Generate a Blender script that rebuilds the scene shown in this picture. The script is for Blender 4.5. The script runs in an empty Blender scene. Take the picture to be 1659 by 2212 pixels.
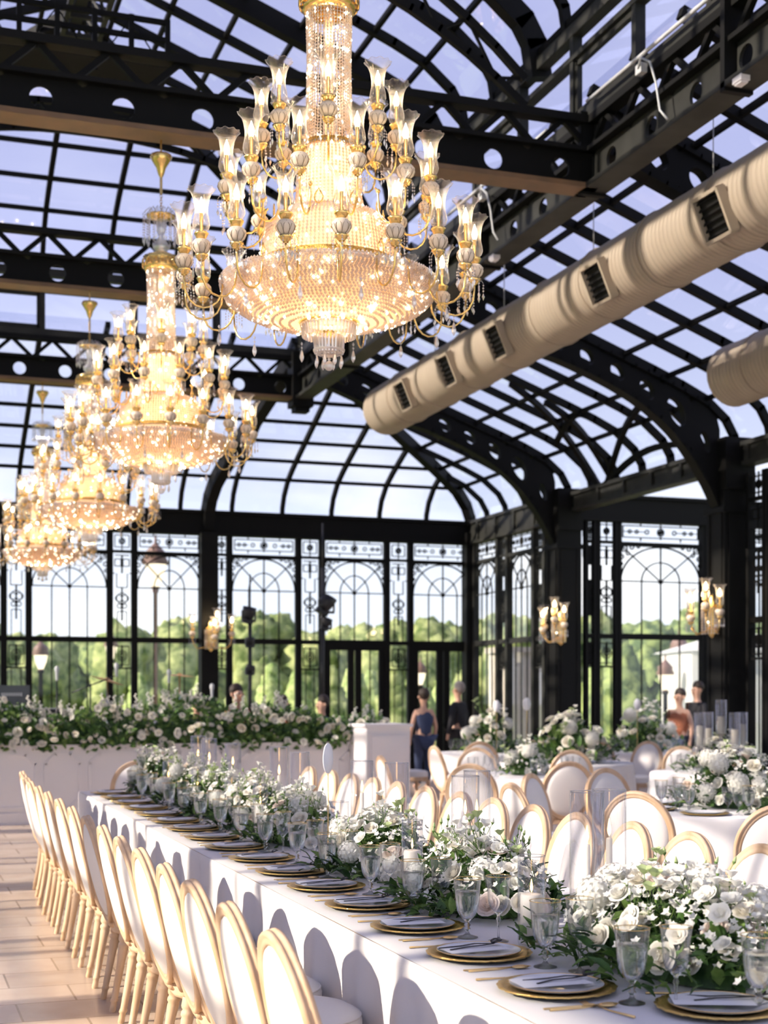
import bpy, math, random
from mathutils import Vector, Matrix, noise as mnoise
R_ = random.Random(7)
PI = math.pi
TH = math.radians(19.2); SN, CS = math.sin(TH), math.cos(TH)
F_, H0, CX, EYE = 3072.0, 1500.0, 829.5, 1.6
sc = bpy.context.scene
col = sc.collection

# ---- measured from the photograph's perspective: world X across the hall, Y down its length ----
def PD(px, d, py=None, z=None):
    """point seen in column px at depth d (height from py or given)"""
    r = (px - CX) / F_ * d
    zz = z if z is not None else EYE + (H0 - py) / F_ * d
    return Vector((d * SN + r * CS, d * CS - r * SN, zz))
def onY(px, Y, z=0.0):
    u = (px - CX) / F_
    d = Y / (CS - u * SN)
    return Vector((d * (SN + u * CS), Y, z))

# ================= mesh builder =================
class MB:
    def __init__(s): s.v = []; s.f = []; s.sm = []
    def add(s, vs, fs, smooth=False):
        o = len(s.v); s.v.extend(vs)
        for f in fs: s.f.append(tuple(i + o for i in f)); s.sm.append(smooth)
        return s
    def box(s, c, sz, rz=0):
        cx, cy, cz = c; a, b, h = sz[0] / 2, sz[1] / 2, sz[2] / 2
        co, si = math.cos(rz), math.sin(rz)
        vs = []
        for z in (-h, h):
            for x, y in ((-a, -b), (a, -b), (a, b), (-a, b)):
                vs.append((cx + x * co - y * si, cy + x * si + y * co, cz + z))
        return s.add(vs, [(3, 2, 1, 0), (4, 5, 6, 7), (0, 1, 5, 4), (1, 2, 6, 5), (2, 3, 7, 6), (3, 0, 4, 7)])
    def bar(s, p, q, w, h, up=(0, 0, 1)):
        p = Vector(p); q = Vector(q); d = q - p
        if d.length < 1e-6: return s
        d.normalize(); up = Vector(up)
        a = d.cross(up)
        if a.length < 1e-3: a = d.cross(Vector((0, 1, 0)))
        if a.length < 1e-3: a = d.cross(Vector((1, 0, 0)))
        a.normalize(); b = a.cross(d)
        vs = []
        for e in (p, q):
            for x, y in ((-1, -1), (1, -1), (1, 1), (-1, 1)):
                vs.append(tuple(e + a * (x * w / 2) + b * (y * h / 2)))
        return s.add(vs, [(3, 2, 1, 0), (4, 5, 6, 7), (0, 1, 5, 4), (1, 2, 6, 5), (2, 3, 7, 6), (3, 0, 4, 7)])
    def poly(s, pts, w, h, up=(0, 0, 1)):
        for i in range(len(pts) - 1):
            p = Vector(pts[i]); q = Vector(pts[i + 1]); e = (q - p)
            if e.length > 1e-6: e = e.normalized() * min(w, h) * .25
            s.bar(p - e, q + e, w, h, up)
        return s
    def tube(s, pts, r, n=6, closed=False, cap=True):
        pts = [Vector(p) for p in pts]; m = len(pts)
        rr = r if isinstance(r, (list, tuple)) else [r] * m
        prev = None; vs = []
        for i in range(m):
            if closed: d = pts[(i + 1) % m] - pts[i - 1]
            else: d = pts[min(i + 1, m - 1)] - pts[max(i - 1, 0)]
            d.normalize()
            if prev is None:
                a = d.cross(Vector((0, 0, 1)))
                if a.length < 1e-3: a = d.cross(Vector((1, 0, 0)))
            else:
                a = prev - d * prev.dot(d)
            a.normalize(); prev = a; b = d.cross(a)
            for k in range(n):
                t = 2 * PI * k / n
                vs.append(tuple(pts[i] + (a * math.cos(t) + b * math.sin(t)) * rr[i]))
        fs = []
        for i in range(m if closed else m - 1):
            j = (i + 1) % m
            for k in range(n):
                l = (k + 1) % n
                fs.append((i * n + k, i * n + l, j * n + l, j * n + k))
        if cap and not closed:
            fs.append(tuple(range(n - 1, -1, -1))); fs.append(tuple((m - 1) * n + k for k in range(n)))
        return s.add(vs, fs, True)
    def lathe(s, prof, n=16, c=(0, 0, 0), rf=None, smooth=True, a0=0):
        vs = []; fs = []
        for i, (r, z) in enumerate(prof):
            for k in range(n):
                t = a0 + 2 * PI * k / n
                q = r * (rf(t, i) if rf else 1)
                vs.append((c[0] + q * math.cos(t), c[1] + q * math.sin(t), c[2] + z))
        for i in range(len(prof) - 1):
            for k in range(n):
                l = (k + 1) % n
                fs.append((i * n + k, i * n + l, (i + 1) * n + l, (i + 1) * n + k))
        return s.add(vs, fs, smooth)
    def grid(s, fn, nu, nv, smooth=True):
        vs = [tuple(fn(i / nu, j / nv)) for j in range(nv + 1) for i in range(nu + 1)]
        fs = [(j * (nu + 1) + i, j * (nu + 1) + i + 1, (j + 1) * (nu + 1) + i + 1, (j + 1) * (nu + 1) + i) for j in range(nv) for i in range(nu)]
        return s.add(vs, fs, smooth)
    def octa(s, c, r, rz=None):
        x, y, z = c; h = rz if rz else r
        return s.add([(x + r, y, z), (x, y + r, z), (x - r, y, z), (x, y - r, z), (x, y, z + h), (x, y, z - h)],
                     [(0, 1, 4), (1, 2, 4), (2, 3, 4), (3, 0, 4), (1, 0, 5), (2, 1, 5), (3, 2, 5), (0, 3, 5)])
    def sphere(s, c, r, nu=12, nv=7, sq=(1, 1, 1)):
        prof = []
        for i in range(nv + 1):
            t = -PI / 2 + PI * i / nv
            prof.append((max(math.cos(t), 1e-3) * r, math.sin(t) * r * sq[2]))
        return s.lathe(prof, nu, c, smooth=True)
    def holed(s, fn, th, r, n=20, asp=1.0, rnd=True):
        """web cell a,b in [0,1] mapped by fn(a,b)->(point, normal); hole radius r (fraction of b), asp = cell length/height"""
        vs = []; m = n
        for k in range(m):
            t = 2 * PI * k / m
            c, q = math.cos(t), math.sin(t)
            ia, ib = .5 + r * c / asp, .5 + r * q
            mx = max(abs(c), abs(q)); oa, ob = .5 + .5 * c / mx, .5 + .5 * q / mx
            for (a, b) in ((ia, ib), (oa, ob)):
                p, nn = fn(a, b)
                vs.append(tuple(p + nn * th / 2)); vs.append(tuple(p - nn * th / 2))
        fs = []
        for k in range(m):
            l = (k + 1) % m; a = k * 4; b = l * 4
            fs += [(a, a + 2, b + 2, b), (b + 1, b + 3, a + 3, a + 1), (a, b, b + 1, a + 1), (a + 2, a + 3, b + 3, b + 2)]
        return s.add(vs, fs)
    def xf(s, M, i0=0):
        for i in range(i0, len(s.v)): s.v[i] = tuple(M @ Vector(s.v[i]))
        return s
    def mesh(s, name, m):
        me = bpy.data.meshes.new(name)
        me.from_pydata(s.v, [], s.f)
        me.polygons.foreach_set('use_smooth', s.sm)
        if m: me.materials.append(m)
        me.update()
        return me

def setp(o, label=None, cat=None, group=None, kind=None):
    if label: o['label'] = label
    if cat: o['category'] = cat
    if group: o['group'] = group
    if kind: o['kind'] = kind
    return o
def obj(name, data, mat=None, parent=None, loc=(0, 0, 0), rz=0, label=None, cat=None, group=None, kind=None, scale=None, rot=None):
    if isinstance(data, MB): data = data.mesh(name, mat)
    o = bpy.data.objects.new(name, data); col.objects.link(o)
    o.location = loc; o.rotation_euler = rot if rot is not None else (0, 0, rz)
    if scale is not None: o.scale = scale if hasattr(scale, '__len__') else (scale,) * 3
    if parent: o.parent = parent; KIDS.setdefault(parent.name, []).append(o)
    return setp(o, label, cat, group, kind)
def thing(name, label, cat, loc=(0, 0, 0), rz=0, group=None, kind=None):
    return obj(name, None, None, None, loc, rz, label, cat, group, kind)
KIDS = {}
def clone(o, parent=None):
    c = o.copy(); col.objects.link(c); c.parent = parent
    if parent: KIDS.setdefault(parent.name, []).append(c)
    for ch in KIDS.get(o.name, []): clone(ch, c)
    return c
ORD = ['first', 'second', 'third', 'fourth', 'fifth', 'sixth', 'seventh', 'eighth', 'ninth', 'tenth', 'eleventh', 'twelfth', 'thirteenth', 'fourteenth', 'fifteenth', 'sixteenth', 'seventeenth', 'eighteenth', 'nineteenth', 'twentieth']

# ================= materials =================
def nt(name):
    m = bpy.data.materials.new(name); m.use_nodes = True
    t = m.node_tree; t.nodes.clear()
    out = t.nodes.new('ShaderNodeOutputMaterial')
    return m, t, out
def N(t, ty, **k):
    n = t.nodes.new(ty)
    for a, b in k.items():
        if hasattr(n, a): setattr(n, a, b)
        else: n.inputs[a.replace('_', ' ')].default_value = b
    return n
def L(t, a, b): t.links.new(a, b)
def pm(name, c, rough=.5, metal=0., spec=.5, c2=None, ns=20., stretch=(1, 1, 1), bump=0., bs=60., trans=0., sss=0, em=None, ems=0, det=3., lo=.35, hi=.65, coat=0):
    m, t, out = nt(name)
    p = N(t, 'ShaderNodeBsdfPrincipled'); L(t, p.outputs[0], out.inputs[0])
    p.inputs['Base Color'].default_value = (*c, 1); p.inputs['Roughness'].default_value = rough
    p.inputs['Metallic'].default_value = metal; p.inputs['Specular IOR Level'].default_value = spec
    p.inputs['Coat Weight'].default_value = coat
    if em: p.inputs['Emission Color'].default_value = (*em, 1); p.inputs['Emission Strength'].default_value = ems
    if c2 or bump:
        tc = N(t, 'ShaderNodeTexCoord'); mp = N(t, 'ShaderNodeMapping'); mp.inputs['Scale'].default_value = stretch
        L(t, tc.outputs['Object'], mp.inputs[0])
    if c2:
        n = N(t, 'ShaderNodeTexNoise'); n.inputs['Scale'].default_value = ns; n.inputs['Detail'].default_value = det
        L(t, mp.outputs[0], n.inputs['Vector'])
        r = N(t, 'ShaderNodeValToRGB'); r.color_ramp.elements[0].position = lo; r.color_ramp.elements[1].position = hi
        r.color_ramp.elements[0].color = (*c, 1); r.color_ramp.elements[1].color = (*c2, 1)
        L(t, n.outputs[0], r.inputs[0]); L(t, r.outputs[0], p.inputs['Base Color'])
    if bump:
        n2 = N(t, 'ShaderNodeTexNoise'); n2.inputs['Scale'].default_value = bs
        L(t, mp.outputs[0], n2.inputs['Vector'])
        b = N(t, 'ShaderNodeBump'); b.inputs['Strength'].default_value = bump; b.inputs['Distance'].default_value = .01
        L(t, n2.outputs[0], b.inputs['Height']); L(t, b.outputs[0], p.inputs['Normal'])
    if trans:
        tr = N(t, 'ShaderNodeBsdfTranslucent'); tr.inputs[0].default_value = (*c, 1)
        if c2: L(t, r.outputs[0], tr.inputs[0])
        mx = N(t, 'ShaderNodeMixShader'); mx.inputs[0].default_value = trans
        L(t, p.outputs[0], mx.inputs[1]); L(t, tr.outputs[0], mx.inputs[2]); L(t, mx.outputs[0], out.inputs[0])
    return m
def thin_glass(name, tint=(1, 1, 1), f0=.05, f1=.7, blend=.35, rough=.0, gl=(1, 1, 1), edge=None):
    m, t, out = nt(name)
    tr = N(t, 'ShaderNodeBsdfTransparent'); tr.inputs[0].default_value = (*tint, 1)
    g = N(t, 'ShaderNodeBsdfGlossy'); g.inputs['Roughness'].default_value = rough; g.inputs[0].default_value = (*gl, 1)
    lw = N(t, 'ShaderNodeLayerWeight'); lw.inputs[0].default_value = blend
    mr = N(t, 'ShaderNodeMapRange'); mr.inputs[3].default_value = f0; mr.inputs[4].default_value = f1
    L(t, lw.outputs['Facing'], mr.inputs[0])
    if edge:
        rp = N(t, 'ShaderNodeMix', data_type='RGBA'); L(t, lw.outputs['Facing'], rp.inputs[0])
        rp.inputs[6].default_value = (*tint, 1); rp.inputs[7].default_value = (*edge, 1); L(t, rp.outputs[2], tr.inputs[0])
    mx = N(t, 'ShaderNodeMixShader'); L(t, mr.outputs[0], mx.inputs[0]); L(t, tr.outputs[0], mx.inputs[1]); L(t, g.outputs[0], mx.inputs[2])
    L(t, mx.outputs[0], out.inputs[0])
    return m
def crystal_mat(name, c0=(1, .80, .58), c1=(1, .95, .90), a=.40, b=.22, sp=0):
    """cut crystal beads: every bead (mesh island) takes its own tint; mirrors, glows through, lets light pass"""
    m, t, out = nt(name)
    ge = N(t, 'ShaderNodeNewGeometry'); rp = N(t, 'ShaderNodeValToRGB'); rp.color_ramp.elements[0].color = (*c0, 1); rp.color_ramp.elements[1].color = (*c1, 1)
    L(t, ge.outputs['Random Per Island'], rp.inputs[0])
    g = N(t, 'ShaderNodeBsdfGlossy'); g.inputs['Roughness'].default_value = .1; g.inputs[0].default_value = (1, .96, .92, 1)
    d = N(t, 'ShaderNodeBsdfTranslucent'); L(t, rp.outputs[0], d.inputs[0])
    d2 = N(t, 'ShaderNodeBsdfDiffuse'); L(t, rp.outputs[0], d2.inputs[0])
    tr = N(t, 'ShaderNodeBsdfTransparent')
    def mix(f, x, y):
        n = N(t, 'ShaderNodeMixShader'); n.inputs[0].default_value = f; L(t, x, n.inputs[1]); L(t, y, n.inputs[2]); return n.outputs[0]
    o = mix(b, mix(a, mix(.4, d.outputs[0], d2.outputs[0]), g.outputs[0]), tr.outputs[0])
    if sp:      # a few beads glow by emission, standing in for refracted bulb sparkle
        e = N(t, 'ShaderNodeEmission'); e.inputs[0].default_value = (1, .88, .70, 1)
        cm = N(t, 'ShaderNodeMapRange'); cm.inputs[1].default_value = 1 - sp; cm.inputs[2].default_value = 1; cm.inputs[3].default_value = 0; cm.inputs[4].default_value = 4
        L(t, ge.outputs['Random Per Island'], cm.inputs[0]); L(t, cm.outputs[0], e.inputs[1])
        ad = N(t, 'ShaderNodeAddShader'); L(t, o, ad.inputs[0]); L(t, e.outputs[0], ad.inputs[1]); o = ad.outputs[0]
    L(t, o, out.inputs[0])
    return m
def emis(name, c, s):
    m, t, out = nt(name); e = N(t, 'ShaderNodeEmission'); e.inputs[0].default_value = (*c, 1); e.inputs[1].default_value = s
    L(t, e.outputs[0], out.inputs[0]); return m

M = {}
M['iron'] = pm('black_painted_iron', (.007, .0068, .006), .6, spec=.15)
M['iron_beam'] = pm('sunlit_grey_iron', (.040, .040, .034), .5, spec=.2, c2=(.022, .022, .019), ns=3)  # lighter copy of the black iron, sunlight put into its grey
M['iron_bounce'] = pm('bounce_light_brown_iron', (.20, .115, .055), .5, c2=(.15, .09, .045), ns=4)  # brown colour stands in for warm light bounced onto the undersides
M['roof_glass'] = thin_glass('tinted_roof_glass', (.86, .88, .97), .03, .35, .3)
M['pane'] = thin_glass('clear_window_glass', (.97, .98, .98), .03, .4, .3)
M['frosted'] = pm('bubbled_frosted_glass', (.97, .97, .99), .3, trans=.93, bump=.8, bs=25)
M['white_paint'] = pm('white_satin_paint', (.80, .77, .78), .45, bump=.05, bs=8)
M['linen'] = pm('white_linen', (.84, .81, .79), .85, bump=.15, bs=300, spec=.2)
M['upholstery'] = pm('white_upholstery', (.85, .81, .77), .8, bump=.1, bs=400, spec=.2)
M['wood'] = pm('limed_beige_wood', (.60, .40, .235), .5, c2=(.72, .53, .36), ns=14, stretch=(1, 1, .25), bump=.08, bs=40, spec=.35)
M['gold'] = pm('polished_gold', (.95, .66, .24), .22, 1.)
M['gold_plate'] = pm('hammered_gold', (.83, .57, .2), .3, 1., bump=.5, bs=90)
M['gold_filigree'] = pm('gold_filigree', (.95, .60, .18), .3, 1., bump=1., bs=120, c2=(.5, .28, .06), ns=130)
M['brass_knife'] = pm('brushed_gold_cutlery', (.85, .6, .27), .28, 1.)
M['china'] = pm('white_china', (.86, .85, .86), .12, coat=.4)
M['paper'] = pm('white_paper', (.88, .87, .88), .7)
M['ribbon'] = pm('black_silk_ribbon', (.012, .011, .014), .45)
M['glass'] = thin_glass('table_glass', (.98, .985, .985), .035, 1.0, .2, edge=(.30, .33, .35))
M['cyl_glass'] = thin_glass('cylinder_glass', (.985, .985, .985), .025, .95, .17, edge=(.58, .58, .58))
def shade_mat():
    m, t, out = nt('lamp_shade_glass'); tr = N(t, 'ShaderNodeBsdfTransparent'); tr.inputs[0].default_value = (.98, .95, .91, 1)
    g = N(t, 'ShaderNodeBsdfGlossy'); g.inputs['Roughness'].default_value = .08
    s = N(t, 'ShaderNodeBsdfTranslucent'); s.inputs[0].default_value = (1, .93, .86, 1)
    lw = N(t, 'ShaderNodeLayerWeight'); lw.inputs[0].default_value = .3
    mr = N(t, 'ShaderNodeMapRange'); mr.inputs[3].default_value = .10; mr.inputs[4].default_value = .85; L(t, lw.outputs['Facing'], mr.inputs[0])
    m1 = N(t, 'ShaderNodeMixShader'); m1.inputs[0].default_value = .5; L(t, g.outputs[0], m1.inputs[1]); L(t, s.outputs[0], m1.inputs[2])
    m2 = N(t, 'ShaderNodeMixShader'); L(t, mr.outputs[0], m2.inputs[0]); L(t, tr.outputs[0], m2.inputs[1]); L(t, m1.outputs[0], m2.inputs[2]); L(t, m2.outputs[0], out.inputs[0]); return m
M['shade_glass'] = shade_mat()
M['wax'] = pm('ivory_wax', (.93, .88, .78), .5, trans=.35)
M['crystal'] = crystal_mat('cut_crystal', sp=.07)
M['crystal_c'] = crystal_mat('clear_cut_crystal', (.95, .88, .80), (.95, .95, .97), .55, .4)
M['liner'] = pm('amber_inner_glow', (.92, .68, .45), .4, trans=.4)  # amber diffuser added behind the beads to spread the glow within
M['bulb'] = emis('lit_candle_bulb', (1, .80, .50), 28)
M['spark'] = emis('bulb_inside_crystal', (1, .84, .58), 15)
M['flame'] = emis('candle_flame', (1, .55, .18), 9)
M['lotus'] = pm('cream_porcelain_lotus', (.80, .66, .50), .4)
M['lotus_line'] = pm('brown_painted_line', (.25, .16, .08), .5)
M['petal_w'] = pm('white_petals', (.90, .88, .79), .6, trans=.3, spec=.2)
M['petal_c'] = pm('cream_petals', (.90, .84, .70), .6, trans=.3, spec=.2, c2=(.93, .90, .80), ns=25)
M['petal_p'] = pm('blush_petals', (.90, .74, .64), .6, trans=.3, spec=.2, c2=(.92, .84, .74), ns=25)
M['centre_green'] = pm('green_flower_centre', (.45, .55, .16), .6)
M['leaf'] = pm('green_leaves', (.018, .055, .014), .42, trans=.25, c2=(.10, .20, .045), ns=14, spec=.4)
M['leaf_light'] = pm('bright_green_leaves', (.10, .22, .04), .45, trans=.35, c2=(.26, .38, .10), ns=18)
M['bud_green'] = pm('pale_green_buds', (.52, .62, .30), .5, trans=.3)
M['black'] = pm('black_plastic', (.012, .012, .014), .4)
M['chrome'] = pm('chrome', (.8, .8, .82), .12, 1.)
M['bronze'] = pm('cymbal_bronze', (.85, .45, .14), .35, .35)
M['drum'] = pm('drum_shell', (.55, .56, .6), .25, .6)
M['grey'] = pm('grey_plastic', (.55, .56, .56), .5)
def solid_glass():
    m, t, out = nt('solid_cut_glass'); g = N(t, 'ShaderNodeBsdfGlass'); g.inputs['IOR'].default_value = 1.48; g.inputs['Roughness'].default_value = 0
    tr = N(t, 'ShaderNodeBsdfTransparent'); mx = N(t, 'ShaderNodeMixShader'); mx.inputs[0].default_value = .2; L(t, g.outputs[0], mx.inputs[1]); L(t, tr.outputs[0], mx.inputs[2]); L(t, mx.outputs[0], out.inputs[0]); return m
M['solid_glass'] = solid_glass()
def duct_mat():
    m, t, out = nt('tan_duct_fabric')
    p = N(t, 'ShaderNodeBsdfPrincipled'); L(t, p.outputs[0], out.inputs[0]); p.inputs['Roughness'].default_value = .6
    tc = N(t, 'ShaderNodeTexCoord'); w = N(t, 'ShaderNodeTexWave'); w.wave_type = 'BANDS'; w.bands_direction = 'Y'
    w.inputs['Scale'].default_value = 4.5; w.inputs['Distortion'].default_value = .3
    L(t, tc.outputs['Object'], w.inputs[0])
    n = N(t, 'ShaderNodeTexNoise'); n.inputs['Scale'].default_value = 3; L(t, tc.outputs['Object'], n.inputs[0])
    r = N(t, 'ShaderNodeValToRGB'); r.color_ramp.elements[0].color = (.34, .275, .20, 1); r.color_ramp.elements[1].color = (.43, .36, .27, 1)
    L(t, n.outputs[0], r.inputs[0]); L(t, r.outputs[0], p.inputs['Base Color'])
    b = N(t, 'ShaderNodeBump'); b.inputs['Strength'].default_value = .35; b.inputs['Distance'].default_value = .02
    L(t, w.outputs[1], b.inputs['Height']); L(t, b.outputs[0], p.inputs['Normal'])
    return m
M['duct'] = duct_mat()
def floor_mat():
    m, t, out = nt('beige_stone_tiles')
    p = N(t, 'ShaderNodeBsdfPrincipled'); L(t, p.outputs[0], out.inputs[0]); p.inputs['Roughness'].default_value = .22
    tc = N(t, 'ShaderNodeTexCoord'); mp = N(t, 'ShaderNodeMapping'); L(t, tc.outputs['Object'], mp.inputs[0])
    br = N(t, 'ShaderNodeTexBrick'); br.offset = .5; br.inputs['Scale'].default_value = 1.0
    br.inputs['Brick Width'].default_value = .62; br.inputs['Row Height'].default_value = .42; br.inputs['Mortar Size'].default_value = .006
    br.inputs['Color1'].default_value = (.70, .56, .45, 1); br.inputs['Color2'].default_value = (.60, .47, .37, 1); br.inputs['Mortar'].default_value = (.36, .27, .20, 1)
    L(t, mp.outputs[0], br.inputs[0])
    n = N(t, 'ShaderNodeTexNoise'); n.inputs['Scale'].default_value = 4; n.inputs['Detail'].default_value = 6; L(t, mp.outputs[0], n.inputs[0])
    mx = N(t, 'ShaderNodeMix', data_type='RGBA', blend_type='SOFT_LIGHT'); mx.inputs[0].default_value = .5
    L(t, br.outputs[0], mx.inputs[6]); L(t, n.outputs[0], mx.inputs[7]); L(t, mx.outputs[2], p.inputs['Base Color'])
    b = N(t, 'ShaderNodeBump'); b.inputs['Strength'].default_value = .3; b.inputs['Distance'].default_value = .004; b.invert = True
    L(t, br.outputs[1], b.inputs['Height']); L(t, b.outputs[0], p.inputs['Normal'])
    return m
M['floor'] = floor_mat()
M['lawn'] = pm('lawn_grass', (.16, .26, .05), .9, c2=(.30, .38, .10), ns=3, bump=.5, bs=40)
M['paving'] = pm('pale_paving', (.55, .50, .45), .8, c2=(.65, .6, .55), ns=2)
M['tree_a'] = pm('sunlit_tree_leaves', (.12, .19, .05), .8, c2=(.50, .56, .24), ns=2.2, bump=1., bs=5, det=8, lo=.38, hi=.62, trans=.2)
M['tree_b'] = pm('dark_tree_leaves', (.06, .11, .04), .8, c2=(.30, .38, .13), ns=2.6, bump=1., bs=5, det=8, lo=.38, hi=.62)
M['tree_c'] = pm('light_shrub_leaves', (.22, .34, .09), .8, c2=(.56, .66, .28), ns=5, bump=1., bs=9, det=8, lo=.35, hi=.62, trans=.2)
M['bark'] = pm('grey_bark', (.16, .12, .09), .9)
M['copper_top'] = pm('brown_lantern_metal', (.20, .12, .10), .5)
M['lantern_lit'] = emis('lit_lantern_glass', (1, .86, .62), 1.7)
M['tent'] = pm('white_canvas', (.9, .9, .9), .8, trans=.4)
M['skin'] = pm('skin', (.60, .36, .25), .55)
M['suit'] = pm('dark_suit_cloth', (.014, .014, .018), .8)
M['navy'] = pm('navy_cloth', (.03, .045, .10), .8)
M['rust'] = pm('rust_cloth', (.45, .16, .08), .8)
M['hair_d'] = pm('dark_hair', (.03, .018, .012), .6)
M['hair_g'] = pm('grey_hair', (.32, .29, .27), .6)
M['screen'] = pm('dark_screen', (.05, .055, .06), .2)
# ================= the hall =================
XB, XW, Y4 = 6.2, 10.97, 26.2
Y0, Y1, Y2, Y3 = 7.1, 11.9, 16.8, 21.85
MX = 4.36                      # mirror: x -> MX - x (hall centre line x = 2.18)
XL = MX - XW; XBL = MX - XB
Z_EAVE, Z_BB, Z_BW, Z_BT, Z_CL = 4.83, 6.30, 6.65, 6.97, 7.93
YS = -1.0                      # near end of what is built
TAB = [(0, 0), (.05, .3), (.18, .52), (.5, .78), (.87, .95), (1.3, 1.12)]
def prof(t):
    if t >= 1.3: return 1.12 + (t - 1.3) * .37
    for (a, b), (c, d) in zip(TAB, TAB[1:]):
        if t <= c: return b + (d - b) * (t - a) / (c - a)
    return 0
TS = [0, .05, .18, .5, .87, 1.3]
KE = (Y4 - Y3) / (XW - XB)

def rz_box(name, m, c, sz, **k): return obj(name, MB().box(c, sz), m, **k)
# floor and ground
fl = MB(); fl.box((4.2, 11.6, -.05), (22.4, 30.4, .1)); obj('floor', fl, M['floor'], kind='structure')
g = MB(); g.grid(lambda u, v: (-90 + 240 * u, 27.0 + 190 * v, -.12), 12, 12, False)
g.grid(lambda u, v: (-90 + 82.6 * u, -30 + 57 * v, -.12), 4, 4, False); g.grid(lambda u, v: (15.5 + 134.5 * u, -30 + 57 * v, -.12), 4, 4, False)
obj('ground', g, M['lawn'], kind='structure')

# ---- glazed roof slopes ----
def slope(name, z0, tmax, P, rafters, purl, lens):
    """P(t, s) -> point on slope; rafters: list of (s, t_end); purl: t values; lens(t)-> (s0, s1)"""
    b = MB()
    for s_, te, w in rafters:
        ts = [t for t in TS if t < te] + [te]
        b.poly([P(t, s_) for t in ts], w, w * 1.15, (0, 0, 1))
    for t in purl:
        a, c = lens(t)
        b.bar(P(t, a), P(t, c), .05, .06, (0, 0, 1))
    o = obj(name, b, M['iron'], kind='structure')
    gl = MB(); ts = [t for t in TS if t < tmax] + [tmax]
    for t0, t1 in zip(ts, ts[1:]):
        a0, c0 = lens(t0); a1, c1 = lens(t1)
        q = [P(t0, a0), P(t0, c0), P(t1, c1), P(t1, a1)]
        gl.add([(x, y, z + .06) for x, y, z in q], [(0, 1, 2, 3)], True)
    obj('glass_panes', gl, M['roof_glass'], o)
    return o
PUR = [.02, .5, 1.1, 1.75, 2.4, 3.05, 3.7, 4.35]
TL = XW - XB
def side_r(mir):
    z0 = Z_EAVE
    P = (lambda t, s: (MX - (XW - t), s, z0 + prof(t))) if mir else (lambda t, s: (XW - t, s, z0 + prof(t)))
    raf = []
    y = Y3
    ys = [Y3 + .87 * k for k in range(1, 5)]
    for yy in ys: raf.append((yy, min(TL, (Y4 - yy) / KE), .075))
    for a, b_ in ((Y2, Y3), (Y1, Y2), (Y0, Y1), (Y0 - 4.8, Y0)):
        n = 6
        for k in range(n): raf.append((b_ - (b_ - a) * k / n, TL, .085))
    return slope('ceiling_aisle_left' if mir else 'ceiling_aisle_right', z0, TL, P, raf, PUR, lambda t: (YS, Y4 - t * KE))
side_r(False); side_r(True)
def end_low():
    P = lambda t, s: (s, Y4 - t * KE, Z_EAVE + prof(t))
    raf = []
    n = 18
    for k in range(1, n):
        x = XL + (XW - XL) * k / n
        raf.append((x, min(TL, x - XL, XW - x), .075))
    return slope('ceiling_end', Z_EAVE, TL, P, raf, PUR, lambda t: (XL + t, XW - t))
end_low()
TU = (XB - XBL) / 2
PURU = [.02, .5, 1.1, 1.75, 2.4, 3.05, 3.6]
def up_side(mir):
    P = (lambda t, s: (MX - (XB - t), s, Z_CL + prof(t))) if mir else (lambda t, s: (XB - t, s, Z_CL + prof(t)))
    raf = []
    y = Y3 - .86
    k = 0
    while y > YS:
        raf.append((y, min(TU, Y3 - y), .08)); y -= .86; k += 1
    return slope('ceiling_nave_left' if mir else 'ceiling_nave_right', Z_CL, TU, P, raf, PURU, lambda t: (YS, Y3 - t))
up_side(False); up_side(True)
P = lambda t, s: (s, Y3 - t, Z_CL + prof(t))
slope('ceiling_nave_end', Z_CL, TU, P, [(XBL + (XB - XBL) * k / 8, min(TU, (XB - XBL) * k / 8, (XB - XBL) * (8 - k) / 8), .07) for k in range(1, 8)], PURU, lambda t: (XBL + t, XB - t))
# hips and ridge
b = MB()
for s in (0, 1):
    f = (lambda x: MX - x) if s else (lambda x: x)
    h1 = MB(); h1.poly([(f(XW - t), Y4 - t * KE, Z_EAVE + prof(t) - .03) for t in TS + [TL]], .16, .2); obj('hip_rafter', h1, M['iron'], kind='structure')
    h2 = MB(); h2.poly([(f(XB - t), Y3 - t, Z_CL + prof(t) - .03) for t in TS + [TU]], .12, .16); obj('hip_rafter', h2, M['iron'], kind='structure')
zr = Z_CL + prof(TU)
rb = MB(); rb.box((2.18, (YS + Y3 - TU) / 2, zr - .1), (.14, Y3 - TU - YS, .16))
for sx in (-.22, .22):
    rb.box((2.18 + sx, (YS + Y3 - TU) / 2, zr - .55), (.06, Y3 - TU - YS, .06))
k = 0; y = Y3 - TU
while y > YS + .5:
    for sx in (-.22, .22):
        rb.bar((2.18 + sx, y, zr - .55), (2.18 + sx * .3, y - .25, zr - .15), .03, .03)
        rb.bar((2.18 + sx, y, zr - .55), (2.18 + sx * .3, y + .25, zr - .15), .03, .03)
    rb.box((2.18, y, zr - .55), (.44, .05, .05)); y -= .5
obj('ridge_truss', rb, M['iron_beam'], kind='structure')
# heavy arched ribs of the upper roof
for yy in (5.1, 7.75, 10.4, 13.05, 15.7):
    q = MB(); q.poly([(XB - t, yy, Z_CL + prof(t) - .08) for t in TS + [TU]] + [(MX - XB + t, yy, Z_CL + prof(t) - .08) for t in ([TU] + TS[::-1])], .15, .22)
    obj('roof_arch', q, M['iron'], kind='structure')
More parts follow.
